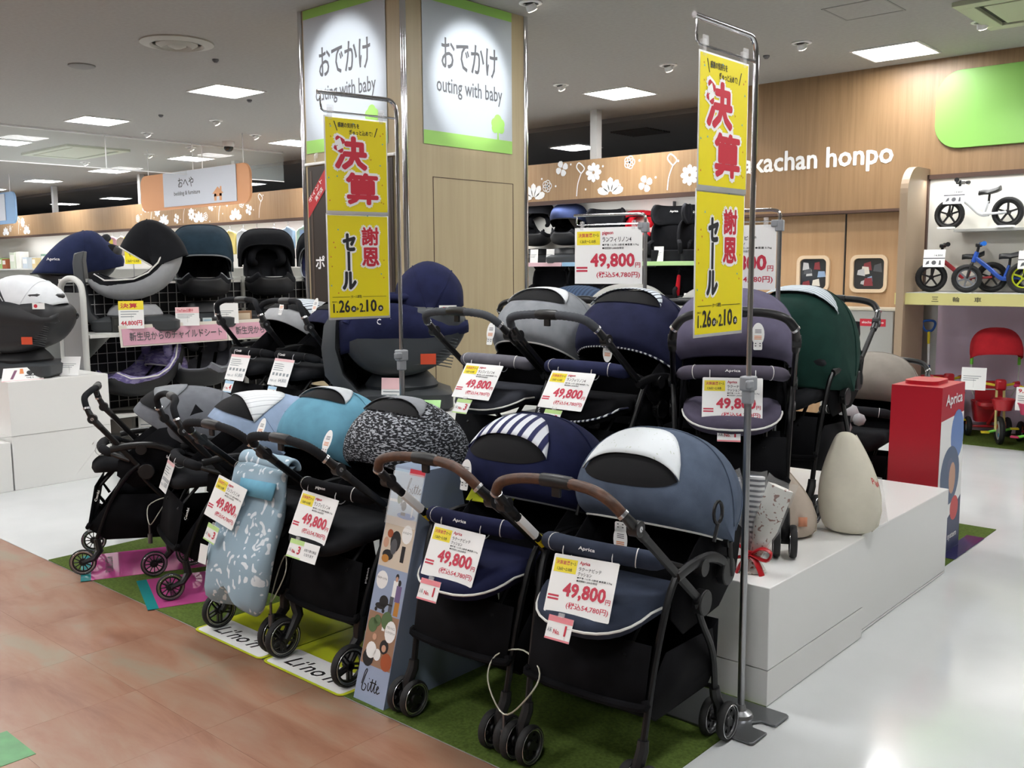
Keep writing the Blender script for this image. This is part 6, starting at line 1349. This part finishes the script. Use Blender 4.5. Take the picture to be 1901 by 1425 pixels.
# ---------------------------------------------------------------- goods on the far wall at left
rr = random.Random(11)
BAGC = [('#bcc2c7', 'white'), ('#8fa9c4', 'pale blue'), ('#cdbd72', 'cream yellow'), ('#a8998a', 'beige'), ('#93b5a5', 'pale green'), ('#c495a0', 'pale pink')]
x = -12.6; i = 0
pos = ['right of the small yellow banner', 'behind the teal child seat hood', 'left of the column', 'below the flower band', 'near the orange hanging sign']
while x > -21.0:
    c, n_ = BAGC[rr.randrange(len(BAGC))]; w_ = rr.uniform(.36, .5); h_ = rr.uniform(.34, .46)
    t = thing('bedding_bag', '%s bagged bedding hanging under the flower band' % n_, 'bag', (x, 9.62 + rr.uniform(0, .06), 2.36), 0, 'bagged bedding under the flower band, %s' % n_)
    o = [(-w_ / 2, -h_), (w_ / 2 * .96, -h_ * .97), (w_ / 2, -.06), (w_ * .3, -.02), (.03, -.01), (0, .02), (-.03, -.01), (-w_ * .32, -.03), (-w_ / 2 * .98, -.08)]
    g = B(); g.prism([(a, b_ - .06) for a, b_ in o], .06, M=wallM(0, 0, 0)); g.make('bag_body', mat('bag_' + c[1:], c, .35, bump=.8, nscale=6, bscale=14), t, bevel=.02)
    g = B(); g.tube([(0, -.02, -.05), (0, -.02, .01), (.012, -.02, .025)], .004, 5); g.make('hanger_hook', GRYP, t)
    if i % 3 == 1: B().box(-.08, -.063, -.28, .08, -.0605, -.12).make('printed_insert', mat('insert_%d' % (i % 2), ('#d8c24a', '#7f9cc4')[i % 2], .5), t, flat=True)
    x -= w_ + rr.uniform(.0, .06); i += 1
COL2 = ['#e8e6df', '#cfd6c4', '#a35a3c', '#9cc27a', '#d9d2c2', '#7fa08e', '#c9b58a', '#b9c4cf']
x = -21.4; i = 0
while x > -28:
    c = COL2[i % 8]; w_ = rr.uniform(.16, .3); h_ = rr.uniform(.22, .42)
    sbox('goods_box', (x, 9.75, 1.656), 0, (w_, .2, h_), c, 'small carton on the far left wall shelf', group='cartons on the far left wall shelf'); x -= w_ + rr.uniform(.05, .35); i += 1
t = thing('sale_banner', 'small yellow sale banner above the rack between the navy and black child seats', 'banner', (-18.0, 9.15, 1.72), 20)
M = wallM(0, 0, 0)
B().box(-.2, 0, 0, .2, .52, .003, M=M).make('sheet', BY, t, flat=True)
g = B(); g.text('決算', -.17, .33, .17, .46, .004, M=M, off=.07); g.text('謝恩', -.1, .24, .08, .32, .004, M=M, off=.05); g.make('red_lettering', REDP, t, flat=True)
g = B(); g.text('セール', -.1, .15, .1, .22, .004, M=M, off=.04); g.text('1.26火〜2.10水', -.16, .03, .16, .09, .004, M=M, off=.03); g.make('black_lettering', BLKP, t, flat=True)
g = B(); g.cyl((0, .01, -1.72), (0, .01, .54), .01, 8); g.make('pole', STEEL, t); B().cbox((0, 0, -1.71), (.3, .3, .01)).make('foot_plate', STEEL, t)
# low gondola behind the rack with toys
t = thing('shop_shelf', 'low white shop shelf with toys far behind the white-hooded child seat', 'shelf', (-14.2, 5.6, 0), 0)
B().box(-1.6, -.3, 0, 1.6, .3, 1.22).make('shelf_body', WHITE, t, bevel=.01)
for i, (x, c, lb, s_) in enumerate(((-15.0, '#6a5a9a', 'purple packaged toy on the low far shelf', .28), (-14.55, '#7cc23a', 'lime green toy car on the low far shelf', .3), (-14.15, '#1f8f6a', 'green toy crocodile box on the low far shelf', .26), (-13.7, '#b33a34', 'red boxed toy on the low far shelf', .2), (-13.3, '#c9c9c4', 'white boxed toy on the low far shelf', .3))):
    sbox('toy_box', (x, 5.45, 1.221), rr.uniform(-15, 15), (s_, .18, s_ * rr.uniform(.8, 1.15)), c, lb, ('#e8e6e0', '#d9d23a')[i % 2], 'toy')
